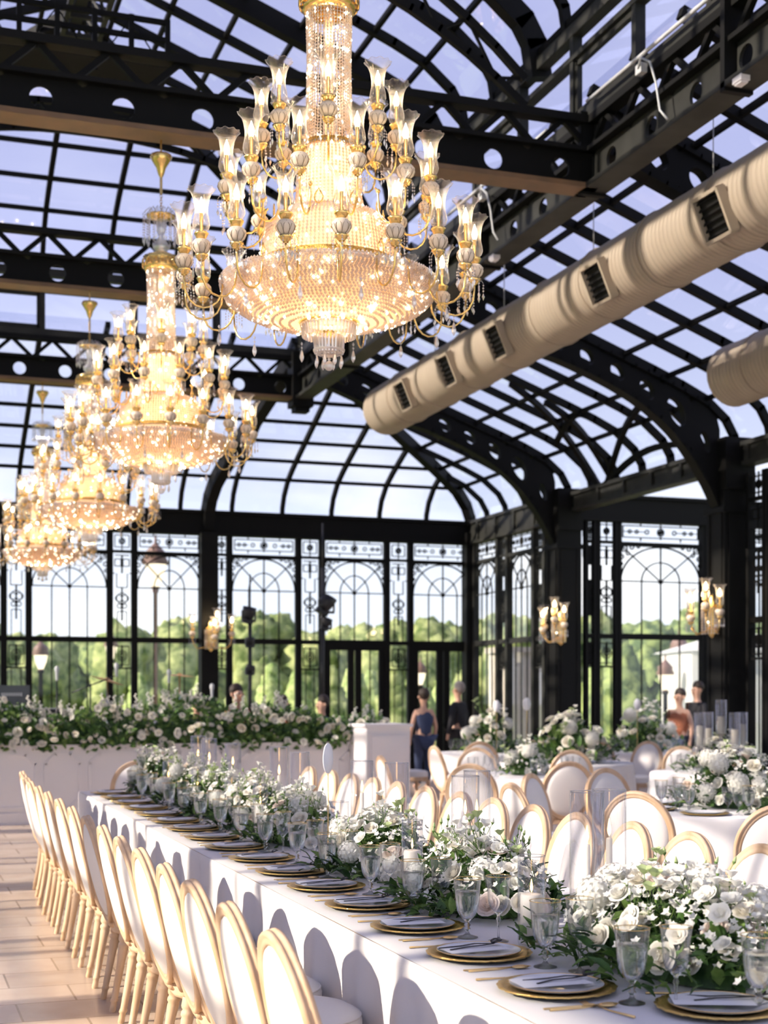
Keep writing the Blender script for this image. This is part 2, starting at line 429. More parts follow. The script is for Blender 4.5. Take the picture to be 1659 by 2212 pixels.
# bowstring arches standing on the cross beams
for yy in (Y0, Y1, Y2):
    q = MB(); lo = []; hi = []
    for i in range(25):
        x = XBL + .7 + (XB - XBL - 1.4) * i / 24; u = (x - 2.18) / 3.32
        lo.append((x, yy, 7.0 + 1.15 * (1 - abs(u) ** 2.4))); hi.append((x, yy, 7.25 + 1.22 * (1 - abs(u) ** 2.6)))
    q.poly(lo, .06, .07); q.poly(hi, .06, .07)
    for i in range(24): q.bar(lo[i] if i % 2 else hi[i], hi[i + 1] if i % 2 else lo[i + 1], .02, .025)
    obj('arched_truss', q, M['iron'], kind='structure')
# service railing over cross beam
for yy in (14.5,):
    q = MB()
    for z in (7.95, 8.12, 8.30, 8.48): q.box(((XBL + 2.7) / 2, yy, z), (2.7 - XBL, .04, .05))
    for i in range(13):
        x = XBL + .1 + i * .37; q.box((x, yy, 8.2), (.05, .05, .62))
        if i % 2: q.bar((x - .37, yy + .02, 7.95), (x, yy + .02, 8.48), .012, .012)
        else: q.bar((x - .37, yy + .02, 8.48), (x, yy + .02, 7.95), .012, .012)
    q.box(((XBL + 2.7) / 2, yy, 7.93), (2.7 - XBL, .5, .04))
    obj('service_railing', q, M['iron'], kind='structure')
# the bubbled pane
fp = MB(); tt = lambda x: XB - x
fp.add([(2.45, 15.9, Z_CL + prof(tt(2.45)) + .03), (3.15, 15.9, Z_CL + prof(tt(3.15)) + .03), (3.15, 16.75, Z_CL + prof(tt(3.15)) + .03), (2.45, 16.75, Z_CL + prof(tt(2.45)) + .03)], [(0, 1, 2, 3)])
obj('bubbled_roof_pane', fp, M['frosted'], kind='structure')

# ---- lattice beams: perforated web + open truss on top ----
def lattice(p, q, name, nh, mat_, stif=()):
    p = Vector(p); q = Vector(q); L_ = (q - p).length; d = (q - p) / L_; nrm = d.cross(Vector((0, 0, 1)))
    b = MB(); n = nh; c = L_ / n; Hh = Z_BW - Z_BB
    for i in range(n):
        o = p + d * (i * c)
        b.holed(lambda a, v, o=o: (o + d * (a * c) + Vector((0, 0, Z_BB + v * Hh)), nrm), .03, .27, 20, c / Hh)
    root = obj(name, b, mat_, kind='structure')
    fl_ = MB()
    ang = math.atan2(d.y, d.x); mid = (p + q) / 2
    fl_.box((mid.x, mid.y, Z_BW), (L_, .2, .04), ang); fl_.box((mid.x, mid.y, Z_BT - .03), (L_, .14, .07), ang)
    m = max(2, round(L_ / .3)); s = L_ / m
    for i in range(m):
        a, c2 = p + d * (i * s), p + d * ((i + 1) * s)
        if i % 2: fl_.bar((a.x, a.y, Z_BW), (c2.x, c2.y, Z_BT - .04), .05, .05)
        else: fl_.bar((a.x, a.y, Z_BT - .04), (c2.x, c2.y, Z_BW), .05, .05)
    for u in stif:
        a = p + d * u; fl_.box((a.x, a.y, (Z_BB + Z_BT) / 2), (.06, .26, Z_BT - Z_BB + .1), ang)
    obj('lattice_top', fl_, M['iron'], root)
    bt = MB(); bt.box((mid.x, mid.y, Z_BB), (L_, .26, .045), ang)
    obj('bottom_flange', bt, M['iron_bounce'] if mat_ is M['iron'] else mat_, root)
    return root
for yy in (2.3, Y0, Y1, Y2, Y3):
    lattice((XBL, yy, 0), (XB, yy, 0), 'cross_beam', 12, M['iron'])
for f, mm in ((XB, M['iron_beam']), (XBL, M['iron_beam'])):
    lattice((f, YS, 0), (f, Y3, 0), 'side_beam', 32, mm, stif=(.95, 3.3, 5.6, 8.1, 10.5, 12.9, 15.3, 17.8, 20.3, 22.8))
# corner brackets at the end of the side beams
for f in (XB, XBL):
    q = MB(); q.box((f, Y3, 6.6), (.34, .34, .86)); q.box((f, Y3, 6.14), (.24, .24, .1)); obj('beam_junction', q, M['iron'], kind='structure')
# clerestory
def clere(p, q, n, name):
    p = Vector(p); q = Vector(q); d = (q - p); L_ = d.length; d /= L_; ang = math.atan2(d.y, d.x); mid = (p + q) / 2
    b = MB()
    for z, h in ((7.03, .1), (7.66, .05), (7.93, .12)): b.box((mid.x, mid.y, z), (L_, .12, h), ang)
    for i in range(n + 1):
        a = p + d * (L_ * i / n); b.box((a.x, a.y, 7.47), (.07, .1, .95), ang)
        if i < n and i % 2 == 0:
            for e in (.06, L_ / n - .06):
                c = a + d * e; b.box((c.x, c.y, 7.36), (.05, .05, .56), ang)
            c = a + d * (L_ / n / 2)
            for z in (7.12, 7.6): b.box((c.x, c.y, z), (L_ / n - .1, .05, .05), ang)
    o = obj(name, b, M['iron_beam'], kind='structure')
    g_ = MB(); g_.add([(p.x, p.y, 7.0), (q.x, q.y, 7.0), (q.x, q.y, 7.93), (p.x, p.y, 7.93)], [(0, 1, 2, 3)])
    obj('glass_panes', g_, M['roof_glass'], o)
clere((XB, YS, 0), (XB, Y3, 0), 19, 'wall_clerestory_right'); clere((XBL, YS, 0), (XBL, Y3, 0), 19, 'wall_clerestory_left'); clere((XBL, Y3, 0), (XB, Y3, 0), 6, 'wall_clerestory_end')

# ---- arched aisle ribs and their columns ----
def rib(Y, mir):
    sg = -1 if mir else 1
    fx = (lambda x: MX - x) if mir else (lambda x: x)
    top = lambda x: Z_EAVE + prof(XW - x) - .09
    def bot(x):
        if x < 8.05: return top(x) - .44
        u = (x - 8.05) / (10.68 - 8.05)
        return (top(8.05) - .44) - 1.0 * u ** 1.15 - .95 * u ** 4.5
    b = MB(); n = 10; x0, x1 = XB, 10.66
    xs = [x0 + (x1 - x0) * (i / n) for i in range(n + 1)]
    for i in range(n):
        a_, c_ = xs[i], xs[i + 1]
        def fn(a, v, a_=a_, c_=c_):
            x = a_ + (c_ - a_) * a; t_, q_ = top(x), bot(x)
            return Vector((fx(x), Y, q_ + (t_ - q_) * v)), Vector((0, 1, 0))
        hgt = (top(a_) - bot(a_)); b.holed(fn, .12, .25 if i not in (0, 9) else .12, 20, max(.75, (c_ - a_) / hgt))
    r = obj('aisle_rib', b, M['iron'], kind='structure')
    e = MB(); ps = [x0 + (x1 - x0) * i / 24 for i in range(25)]
    e.poly([(fx(x), Y, bot(x)) for x in ps], .2, .04); e.poly([(fx(x), Y, top(x)) for x in ps], .2, .04)
    obj('rib_flange', e, M['iron'], r)
for Y in (2.3, Y0, Y1, Y2, Y3):
    for mir in (False, True):
        rib(Y, mir)
        x = MX - XW + .12 if mir else XW - .12
        c = MB(); w = .44
        c.box((x, Y, 2.2), (w, w, 4.4)); c.box((x, Y, .2), (w + .12, w + .12, .4)); c.box((x, Y, 4.1), (w + .06, w + .06, .08)); c.box((x, Y, 4.72), (w + .02, w + .1, .7))
        for e in (-.15, .15): c.box((x, Y + e, 2.3), (w + .03, .03, 3.6)); c.box((x + e, Y, 2.3), (.03, w + .03, 3.6))
        obj('column', c, M['iron'], kind='structure')
# columns of the end wall and their curved rafters
for x in (5.62, MX - 5.62):
    c = MB(); c.box((x, Y4 - .1, 2.3), (.32, .32, 4.6)); obj('column', c, M['iron'], kind='structure')
    c = MB(); c.poly([(x + (XB - x if x > 2 else XBL - x) * (t / TL), Y4 - t * KE - .02, Z_EAVE + prof(t) - .1) for t in TS + [TL - .05]], .2, .26); obj('end_rafter', c, M['iron'], kind='structure')
for x in (XW - .05, XL + .05):
    c = MB(); c.box((x, Y4 - .05, 2.4), (.26, .26, 4.8)); obj('column', c, M['iron'], kind='structure')
# eave beams
def eave(p, q, extra=False, z0=4.60, z1=5.0):
    p = Vector(p); q = Vector(q); ang = math.atan2(q.y - p.y, q.x - p.x); mid = (p + q) / 2; L_ = (q - p).length
    b = MB(); b.box((mid.x, mid.y, (z0 + z1) / 2), (L_, .16, z1 - z0), ang)
    b.box((mid.x, mid.y, z1), (L_, .26, .06), ang); b.box((mid.x, mid.y, z0), (L_, .22, .06), ang)
    if extra:
        d = (q - p).normalized(); n = int(L_ / .85)
        for i in range(n):
            a = p + d * (.4 + i * .85); b.box((a.x, a.y, (z0 + z1) / 2), (.07, .24, z1 - z0), ang)
    obj('eave_beam', b, M['iron_beam'] if extra else M['iron'], kind='structure')
eave((XL, Y4, 0), (XW, Y4, 0)); eave((XW, Y3, 0), (XW, Y4, 0), True); eave((XW, YS, 0), (XW, Y3, 0), True, 4.72, 4.98); eave((XL, YS, 0), (XL, Y4, 0), False, 4.80, 4.86)  # the unseen left eave is made thin to let more sun in
eave((XW, Y3, 0), (16.5, Y3, 0))

# ---- glazed walls ----
WN = [0]
def ring(b, fx, cx, cz, r, w=.018, n=12):
    b.poly([fx(cx + r * math.cos(2 * PI * i / n), cz + r * math.sin(2 * PI * i / n)) for i in range(n + 1)], w, w, NV[0])
NV = [(0, 1, 0)]
def window(p, d, w, wide=True, door=False, mat_=None, top=4.58, plain=False):
    """one glazed bay starting at p and running w metres along d"""
    p = Vector((p[0], p[1], 0)); d = Vector((d[0], d[1], 0)); nr = d.cross(Vector((0, 0, 1))); NV[0] = tuple(nr)
    fx = lambda x, z, o=0: p + d * x + Vector((0, 0, z)) + nr * o
    b = MB(); B = lambda x0, z0, x1, z1, ww, hh=None: b.bar(fx(x0, z0), fx(x1, z1), ww, hh or ww, nr if abs(x1 - x0) > 1e-6 or True else nr)
    s = .055
    for x in (s / 2, w - s / 2): b.bar(fx(x, 0), fx(x, top), s, .12, nr)
    if plain:
        for z, h in ((4.20, .04), (2.60, .10), (.15, .3)): b.bar(fx(0, z), fx(w, z), .09, h, (0, 0, 1))
        B(0, 3.5, w, 3.5, .022); B(w / 2, .3, w / 2, 4.2, .022)
    elif wide:
        for z, h in ((4.20, .07), (2.60, .10), (.15, .3)): b.bar(fx(0, z), fx(w, z), .09, h, (0, 0, 1))
        # frieze
        a0, a1, z0, z1 = s, w - s, 4.26, top
        for (x, y, X_, Y_) in ((a0 + .05, z0 + .06, a1 - .05, z0 + .06), (a0 + .05, z1 - .06, a1 - .05, z1 - .06), (a0 + .05, z0 + .06, a0 + .05, z1 - .06), (a1 - .05, z0 + .06, a1 - .05, z1 - .06)): B(x, y, X_, Y_, .018)
        for q in (.25, .75): B(a0 + (a1 - a0) * q, z1 - .06, a0 + (a1 - a0) * q, z1, .02); B(a0 + (a1 - a0) * q, z0, a0 + (a1 - a0) * q, z0 + .06, .02)
        zm = (z0 + z1) / 2
        for q, r in ((.5, .065), (.5, .035), (.34, .035), (.66, .035), (.22, .03), (.78, .03), (.14, .03), (.86, .03)): ring(b, fx, w * q, zm, r)
        b.box(tuple(fx(w / 2, zm)), (.06, .06, .06)); B(w / 2, z0 + .03, w / 2, z1 - .02, .02); B(a0 + .05, zm, w / 2 - .3, zm, .014); B(w / 2 + .3, zm, a1 - .05, zm, .014)
        c, zc, R, RZ = w / 2, 3.56, w / 2 - .06, .60
        arc = lambda rx, rz, n=20: [fx(c + rx * math.cos(PI * i / n), zc + rz * math.sin(PI * i / n)) for i in range(n + 1)]
        b.poly(arc(R, RZ), .026, .03, nr); b.poly(arc(R * .48, RZ * .56), .02, .025, nr)
        B(0, zc, w, zc, .022); B(c, .3 if not door else 2.6, c, 4.18, .024)
        for e in (-1, 1):
            if not door: B(c + e * R * .48, .3, c + e * R * .48, zc, .022)
            else: B(c + e * R * .48, 2.6, c + e * R * .48, zc, .022)
            B(c, zc, c + e * R * .99, zc + RZ * 1.02, .02)
            for (dx, dz, r) in ((.90, .93, .05), (.72, .98, .035), (.97, .70, .035), (.82, .80, .03), (.56, 1.0, .025), (.985, .5, .025)): ring(b, fx, c + e * (R - .0) * dx, zc + RZ * dz, r, .02, 9)
        b.box(tuple(fx(c, zc)), (.06, .06, .06))
        if door:
            B(0, 2.5, w, 2.5, .1)
            for x in (.1, w / 2 - .075, w / 2 + .075, w - .1): b.bar(fx(x, 0), fx(x, 2.5), .12, .08, nr)
            for x in (.1 + (w / 2 - .175) / 2, w - .1 - (w / 2 - .175) / 2): B(x, .3, x, 2.5, .022)
            for z in (1.0,): B(.1, z, w - .1, z, .03)
    else:
        for z, h in ((4.22, .05), (2.60, .08), (.15, .3)): b.bar(fx(0, z), fx(w, z), .07, h, (0, 0, 1))
        c = w / 2; a = .13
        def rect(x0, z0, x1, z1, t=.018): B(x0, z0, x1, z0, t); B(x0, z1, x1, z1, t); B(x0, z0, x0, z1, t); B(x1, z0, x1, z1, t)
        rect(c - a, 4.30, c + a, 4.52); ring(b, fx, c, 4.41, .055); ring(b, fx, c, 4.41, .03); B(c, 4.24, c, 4.58, .02)
        rect(c - a, 3.95, c - .02, 4.08); rect(c + .02, 3.95, c + a, 4.08); B(c, 4.15, c, 3.82, .03); B(c - a, 4.15, c + a, 4.15, .018)
        for e in (-1, 1):
            B(c + e * a, 3.82, c + e * w * .45, 3.82, .018); B(c + e * a * .75, 3.82, c + e * a * .75, 3.56, .018); ring(b, fx, c + e * .06, 3.36, .06); ring(b, fx, c + e * .05, 3.22, .04)
            B(c + e * a * .65, 3.12, c + e * a * .65, 2.64, .016); B(c + e * a * .65, 2.1, c + e * a * .65, .3, .016)
        B(c - a * .75, 3.56, c + a * .75, 3.56, .018); B(c, 3.56, c, 2.95, .03); ring(b, fx, c, 3.36, .1); rect(c - a, 2.14, c + a, 2.48); ring(b, fx, c, 2.31, .09); ring(b, fx, c, 2.31, .05); B(c, 2.1, c, 2.5, .03); B(0, 2.08, w, 2.08, .03)
        B(c - a * .65, 3.12, c + a * .65, 3.12, .016)
    WN[0] += 1
    o = obj(('door_%d' if door else 'window_%d') % WN[0], b, mat_ or M['iron'], kind='structure')
    g_ = MB(); q = [fx(.03, .28, .0), fx(w - .03, .28, 0), fx(w - .03, top, 0), fx(.03, top, 0)]
    g_.add([tuple(x) for x in q], [(0, 1, 2, 3)]); obj('pane', g_, M['pane'], o)
    return o
# end wall: bays read off the photograph
pxs = [(-330, -180, 1, 0), (-180, -128, 0, 0), (-128, 8, 1, 0), (8, 62, 0, 0), (62, 237, 1, 0), (237, 290, 0, 0), (290, 440, 1, 0), (463, 495, 0, 0), (495, 644, 1, 0), (644, 695, 0, 0), (695, 835, 1, 1), (835, 886, 0, 0), (886, 1026, 1, 1)]
for a, c, wd, dr in pxs:
    A = onY(a, Y4); C_ = onY(c, Y4)
    window((A.x, Y4), (1, 0), C_.x - A.x, bool(wd), bool(dr))
for a, c, wd in ((26.0, 24.85, 1), (24.85, 24.4, 0), (24.4, 23.25, 1), (23.25, 22.8, 0), (22.8, 22.1, 0)):
    window((XW, a), (0, -1), a - c, bool(wd), mat_=M['iron_beam'])
for a, c, wd in ((1262, 1286, 0), (1288, 1332, 0), (1334, 1518, 1), (1520, 1548, 0), (1548, 1730, 1), (1730, 1775, 0)):
    A = onY(a, Y3); C_ = onY(c, Y3); window((A.x, Y3), (1, 0), C_.x - A.x, bool(wd))
for (ya, yb) in ((Y1, Y2), (Y0, Y1)):
    y = yb - .3
    for i, wd in enumerate((0, 1, 0, 1, 0)):
        L_ = 1.45 if wd else .42
        window((XW, y), (0, -1), L_, bool(wd)); y -= L_ + .02
# sunny side wall (left, outside the frame): glazing simplified to let brighter sun dapples in
for (ya, yb) in ((YS, 2.3), (2.3, Y0), (Y0, Y1), (Y1, Y2), (Y2, Y3), (Y3, Y4)):
    y = ya + .25; i = 0
    while y < yb - .5:
        wd = i % 2 == 0; L_ = 1.42 if wd else .45
        if y + L_ > yb - .2: break
        window((XL, y), (0, 1), L_, wd, top=4.75, plain=True); y += L_ + .01; i += 1

# transept arch bracing seen above the eave
q = MB()
for (pa, pb) in (((1105, 830, 0), (1300, 1060, 0)), ((1300, 1055, 0), (1470, 960, 0)), ((1180, 870, 0), (1330, 1050, 0)), ((1270, 900, 0), (1200, 960, 0)), ((1380, 880, 0), (1310, 1050, 0))):
    pts = []
    for i in range(11):
        t = i / 10; px = pa[0] + (pb[0] - pa[0]) * t; py = pa[1] + (pb[1] - pa[1]) * t - 28 * math.sin(PI * t)
        u = (px - CX) / F_; v = (H0 - py) / F_
        lo, hi = 10., 40.
        for _ in range(40):      # meet the aisle roof surface
            d = (lo + hi) / 2; x = d * (SN + u * CS); z = EYE + v * d
            if x < XW and z < Z_EAVE + prof(max(0, XW - x)) - .05: lo = d
            else: hi = d
        pts.append((d * (SN + u * CS), d * (CS - u * SN), EYE + v * d))
    q.poly(pts, .08, .08)
obj('cross_bracing', q, M['iron'], kind='structure')

# ---- ducts ----
def duct(x, z, y0, y1, r, label, vents, va):
    root = thing('air_duct', label, 'duct', (x, y0, z))
    Ld = y1 - y0; n = int(Ld / .12)
    b = MB(); nk = 28; vs = []; fs = []
    for i in range(n + 1):
        yy = Ld * i / n; rr = r * (1 - .012 * abs(math.sin(yy * PI / 1.15)) ** .3 * -1 - .012) * (1 + .004 * math.sin(yy * 19))
        for k in range(nk):
            t = 2 * PI * k / nk; vs.append((rr * math.cos(t), yy, rr * math.sin(t)))
    for i in range(n):
        for k in range(nk):
            l = (k + 1) % nk; fs.append((i * nk + k, (i + 1) * nk + k, (i + 1) * nk + l, i * nk + l))
    b.add(vs, fs, True); b.add([vs[n * nk + k] for k in range(nk)], [tuple(range(nk))]); b.add(vs[:nk], [tuple(range(nk - 1, -1, -1))])
    obj('duct_body', b, M['duct'], root)
    s = .6
    while s < Ld:
        q = MB(); q.tube([((r + .004) * math.cos(2 * PI * k / 28), s, (r + .004) * math.sin(2 * PI * k / 28)) for k in range(28)], .012, 5, True); obj('seam_band', q, M['duct'], root); s += 1.18
    for yv in vents:
        q = MB(); ca, sa = math.cos(va), math.sin(va)
        o = Vector((r * ca, yv - y0, r * sa)); nn = Vector((ca, 0, sa)); tt_ = Vector((-sa, 0, ca)); yy = Vector((0, 1, 0)); h = .19
        for e in (-1, 1):
            q.bar(o + nn * .03 + tt_ * (e * h) - yy * h, o + nn * .03 + tt_ * (e * h) + yy * h, .03, .09, nn)
            q.bar(o + nn * .03 + yy * (e * h) - tt_ * h, o + nn * .03 + yy * (e * h) + tt_ * h, .03, .09, nn)
        v_ = obj('vent', q, M['duct'], root)
        q = MB(); q.bar(o + nn * .012 - yy * h * .9, o + nn * .012 + yy * h * .9, h * 1.8, .02, nn)
        for e in range(6): q.bar(o + nn * .035 + tt_ * (-.15 + e * .06) - yy * h, o + nn * .035 + tt_ * (-.15 + e * .06) + yy * h, .012, .03, nn + tt_)
        obj('louvre', q, M['iron'], v_)
    s = 1.2
    while s < Ld:
        q = MB(); zt = Z_EAVE + prof(XW - x) - z; q.tube([(0, s, r), (0, s, zt)], .006, 4); q.sphere((0, s, r + .02), .03, 8, 5); obj('hanging_wire', q, M['grey'], root); s += 2.3
duct(7.0, 5.83, 3.0, 20.0, .365, 'long tan round air duct hanging under the right aisle roof', (8.4, 10.5, 12.6, 15.07, 16.6, 18.2), math.radians(203))
duct(9.35, 5.33, 2.5, 14.4, .36, 'shorter tan air duct with flat end at the right edge of the view', (9, 11.5), math.radians(215))
# small fittings on the side beam
for i, (px, py, lab) in enumerate(((1601, 205, 'white emergency light box under the side beam, high right'), (1068, 573, 'white emergency light box under the side beam, right of the large chandelier'))):
    d = 3254 * (XB - .1) / (px + 240); p = PD(px, d, py)
    q = MB(); q.box((0, 0, 0), (.08, .12, .045)); q.box((0, 0, -.028), (.06, .09, .02))
    p.z = Z_BB - .04
    obj('emergency_light', q, M['white_paint'], None, tuple(p), label=lab, cat='light')
for i, (px, py, lab) in enumerate(((1385, 150, 'grey conduit box with looping cable on the clerestory sill, upper right'), (1042, 425, 'grey conduit box with looping cable beside the largest chandelier'))):
    d = 3254 * (XB - .13) / (px + 240); p = PD(px, d, py)
    r_ = thing('conduit_box', lab, 'cable', tuple(p))
    q = MB(); q.box((0, 0, 0), (.06, .10, .08)); obj('box', q, M['grey'], r_)
    q = MB(); q.tube([(-.03, 0, 0), (-.06, -.1, .05), (-.06, -.25, -.05), (-.05, -.33, -.25), (-.04, -.38, -.5), (-.04, -.5, -.62)], .010, 6); obj('cable', q, M['grey'], r_)
    q = MB(); q.tube([(0, -1.6, .12), (0, -.1, .12), (0, 1.0, .12)], .018, 6); obj('conduit', q, M['grey'], r_)
# railing-like top: long conduit on the clerestory sill is part of each box
# ================= chandeliers =================
def mk_chandelier_meshes():
    D = {}
    b = MB()                                     # crown
    b.lathe([(.10, -.03), (.128, -.03), (.15, 0), (.135, .02), (.13, .06), (.15, .085), (.11, .10), (.05, .13)], 32, rf=lambda t, i: 1 + .03 * math.cos(t * 16))
    for k in range(16):
        a = 2 * PI * k / 16; b.tube([(.155 * math.cos(a) + .028 * math.cos(j * PI / 3) * -math.sin(a), .155 * math.sin(a) + .028 * math.cos(j * PI / 3) * math.cos(a), .03 + .03 * math.sin(j * PI / 3)) for j in range(6)], .006, 4, True)
    D['crown'] = b.mesh('crown', M['gold'])
    rr = random.Random(3)
    def strands(name, prof_, n, bead, jit=0, mat_='crystal', el=1.25, rot=0):
        """bead strands hanging along a profile of (r, z) points"""
        q = MB(); seg = []
        for (r0, z0), (r1, z1) in zip(prof_, prof_[1:]): seg.append(math.hypot(r1 - r0, z1 - z0))
        tot = sum(seg); m = int(tot / (bead * 1.9))
        for k in range(n):
            a = rot + 2 * PI * k / n
            for j in range(m):
                u = (j + .5) / m * tot; i = 0
                while i < len(seg) - 1 and u > seg[i]: u -= seg[i]; i += 1
                f = u / seg[i]; r = prof_[i][0] + (prof_[i + 1][0] - prof_[i][0]) * f; z = prof_[i][1] + (prof_[i + 1][1] - prof_[i][1]) * f
                bb = bead * rr.uniform(.85, 1.1)
                q.octa((r * math.cos(a), r * math.sin(a), z), bb * .9, bb * el)
        return q.mesh(name, M[mat_])
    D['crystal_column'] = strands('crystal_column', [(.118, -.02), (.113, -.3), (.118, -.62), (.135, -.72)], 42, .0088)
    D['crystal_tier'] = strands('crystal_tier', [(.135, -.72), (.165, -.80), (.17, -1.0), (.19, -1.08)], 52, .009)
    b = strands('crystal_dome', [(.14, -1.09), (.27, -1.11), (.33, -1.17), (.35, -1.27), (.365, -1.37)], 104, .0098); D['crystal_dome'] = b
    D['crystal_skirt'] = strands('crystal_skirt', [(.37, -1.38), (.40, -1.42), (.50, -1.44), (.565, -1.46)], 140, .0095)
    # bowl: rings of beads
    q = MB()
    for i in range(26):
        u = i / 25; r = .57 * math.cos(u * PI / 2 * .86) ** .62 if u < 1 else .1; r = .57 * (1 - u ** 2.1) ** .55 + .0; z = -1.45 - .235 * u ** .9
        if r < .1: continue
        n = int(2 * PI * r / .021)
        for k in range(n):
            a = 2 * PI * k / n + i * .5; bb = rr.uniform(.0085, .0115); q.octa((r * math.cos(a), r * math.sin(a), z + rr.uniform(-.002, .002)), bb, bb * 1.1)
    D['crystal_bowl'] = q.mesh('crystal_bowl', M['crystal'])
    q = MB(); q.lathe([(.545 * (1 - (i / 14) ** 2.1) ** .55, -1.45 - .222 * (i / 14) ** .9) for i in range(14)] + [(.03, -1.67)], 40)
    q.lathe([(.13, -1.10), (.26, -1.13), (.315, -1.18), (.335, -1.27), (.35, -1.38), (.48, -1.43), (.545, -1.45)], 40)
    q.lathe([(.02, .02), (.02, -.73), (.115, -.75), (.148, -.82), (.152, -1.0), (.13, -1.09)], 24)
    D['inner_shell'] = q.mesh('inner_shell', M['liner'])
    q = MB()
    D['bands'] = []
    for (r, z, h) in ((.139, -.74, .03), (.16, -1.09, .035), (.372, -1.385, .045)):
        q = MB(); q.lathe([(r, z - h / 2), (r + .008, z - h / 2), (r + .004, z), (r + .008, z + h / 2), (r, z + h / 2)], 48, rf=lambda t, i: 1 + .006 * math.cos(t * 48))
        D['bands'].append(q.mesh('gold_band', M['gold_filigree']))
    q = MB(); q.tube([(0, .022 * math.sin(j * PI / 6), .03 * (1 - math.cos(j * PI / 6)) * (1.25 if j == 6 else 1)) for j in range(12)], .0042, 5, True)
    D['gold_teardrop'] = q.mesh('gold_teardrop', M['gold'])
    q = MB()                                      # lower cup of prisms
    for (r, z0, z1, n) in ((.15, -1.66, -1.735, 44), (.135, -1.64, -1.70, 36), (.08, -1.73, -1.82, 28), (.055, -1.74, -1.83, 18)):
        for k in range(n):
            a = 2 * PI * k / n; c_ = (r * math.cos(a), r * math.sin(a)); q.bar((c_[0], c_[1], z0), (c_[0] * .92, c_[1] * .92, z1), .009, .009)
    q.lathe([(.02, -1.82), (.05, -1.83), (.083, -1.81), (.085, -1.80)], 24)
    D['prism_cup'] = q.mesh('prism_cup', M['crystal_c'])
    q = MB(); q.lathe([(.001, -1.765), (.03, -1.76), (.04, -1.74), (.02, -1.72), (.03, -1.70)], 12, rf=lambda t, i: 1 + .2 * math.cos(6 * t)); q.lathe([(.155, -1.65), (.16, -1.66), (.155, -1.67)], 32); D['gold_rosette'] = q.mesh('gold_rosette', M['gold'])
    q = MB(); q.octa((0, 0, -.012), .008, .012); q.octa((0, 0, -.035), .007, .010); q.lathe([(.001, -.045), (.006, -.055), (.013, -.085), (.011, -.10), (.001, -.118)], 8, smooth=False)
    D['crystal_drop'] = q.mesh('crystal_drop', M['crystal_c'])
    q = MB(); q.sphere((0, 0, -1.885), .026, 12, 8); q.octa((0, 0, -1.85), .01, .02); D['crystal_ball'] = q.mesh('crystal_ball', M['crystal_c'])
    q = MB()
    for i in range(30):
        a = rr.uniform(0, 2 * PI); r = rr.choice((.2, .33, .43, .5)); z = -1.45 - .235 * max(0, (1 - (r / .57) ** 1.8)) ** .48 - .008
        q.sphere((r * math.cos(a), r * math.sin(a), z), .0105, 6, 4)
    for i in range(16):
        a = rr.uniform(0, 2 * PI); z, r = rr.choice(((-.2, .117), (-.45, .117), (-.9, .17), (-1.2, .345), (-1.3, .36), (-1.42, .46))); q.sphere((r * math.cos(a), r * math.sin(a), z), .008, 6, 4)
    D['inner_bulbs'] = q.mesh('inner_bulbs', M['spark'])
    # lamp pieces
    q = MB(); q.lathe([(.004, -.012), (.02, -.008), (.036, .008), (.045, .028), (.044, .048), (.032, .062), (.012, .066)], 24, rf=lambda t, i: 1 + .05 * abs(math.cos(t * 4)))
    D['porcelain_cup'] = q.mesh('porcelain_cup', M['lotus'])
    q = MB()
    for k in range(8):
        a = 2 * PI * k / 8; q.tube([(r * 1.055 * math.cos(a + e), r * 1.055 * math.sin(a + e), z) for r, z, e in ((.022, -.006, 0), (.038, .01, .02), (.046, .03, .1), (.040, .052, .39))], .0012, 3)
        q.tube([(r * 1.055 * math.cos(a - e), r * 1.055 * math.sin(a - e), z) for r, z, e in ((.022, -.006, 0), (.038, .01, .02), (.046, .03, .1), (.040, .052, .39))], .0012, 3)
    D['painted_line'] = q.mesh('painted_line', M['lotus_line'])
    q = MB(); q.lathe([(.014, -.04), (.03, -.02), (.034, -.01), (.018, -.006), (.012, 0), (.012, .064), (.024, .072), (.032, .088), (.036, .095), (.03, .102), (.0095, .104), (.0095, .195), (.006, .198)], 20, rf=lambda t, i: 1 + (.05 * math.cos(t * 10) if i in (1, 2, 6, 7, 8) else 0))
    D['candle_holder'] = q.mesh('candle_holder', M['gold'])
    q = MB(); q.lathe([(.004, .195), (.012, .205), (.0155, .222), (.012, .243), (.005, .262), (.001, .275)], 10); D['flame_bulb'] = q.mesh('flame_bulb', M['bulb'])
    q = MB(); q.lathe([(.018, .10), (.036, .115), (.043, .135), (.040, .16), (.033, .19), (.033, .225), (.040, .265), (.052, .295), (.066, .312)], 32, rf=lambda t, i: 1 + (.05 * math.cos(t * 10) if i == 8 else .025 * math.cos(t * 10) if i == 7 else .012 * math.cos(t * 10)))
    q.tube([(.068 * (1 + .045 * math.cos(10 * a)) * math.cos(a), .068 * (1 + .045 * math.cos(10 * a)) * math.sin(a), .313 + .003 * math.cos(10 * a)) for a in [2 * PI * i / 50 for i in range(50)]], .0016, 4, True)
    D['glass_shade'] = q.mesh('glass_shade', M['shade_glass'])
    q = MB()
    for k in range(6):
        a = 2 * PI * k / 6
        c_ = (.046 * math.cos(a), .046 * math.sin(a))
        q.tube([(0.01 * math.cos(a), .01 * math.sin(a), -.03), (c_[0] * .8, c_[1] * .8, -.02), (c_[0], c_[1], -.035)], .002, 3)
        for j in range(3): q.octa((c_[0], c_[1], -.045 - j * .015), .0055, .007)
        q.octa((c_[0], c_[1], -.105), .0075, .02)
    D['crystal_fringe'] = q.mesh('crystal_fringe', M['crystal_c'])
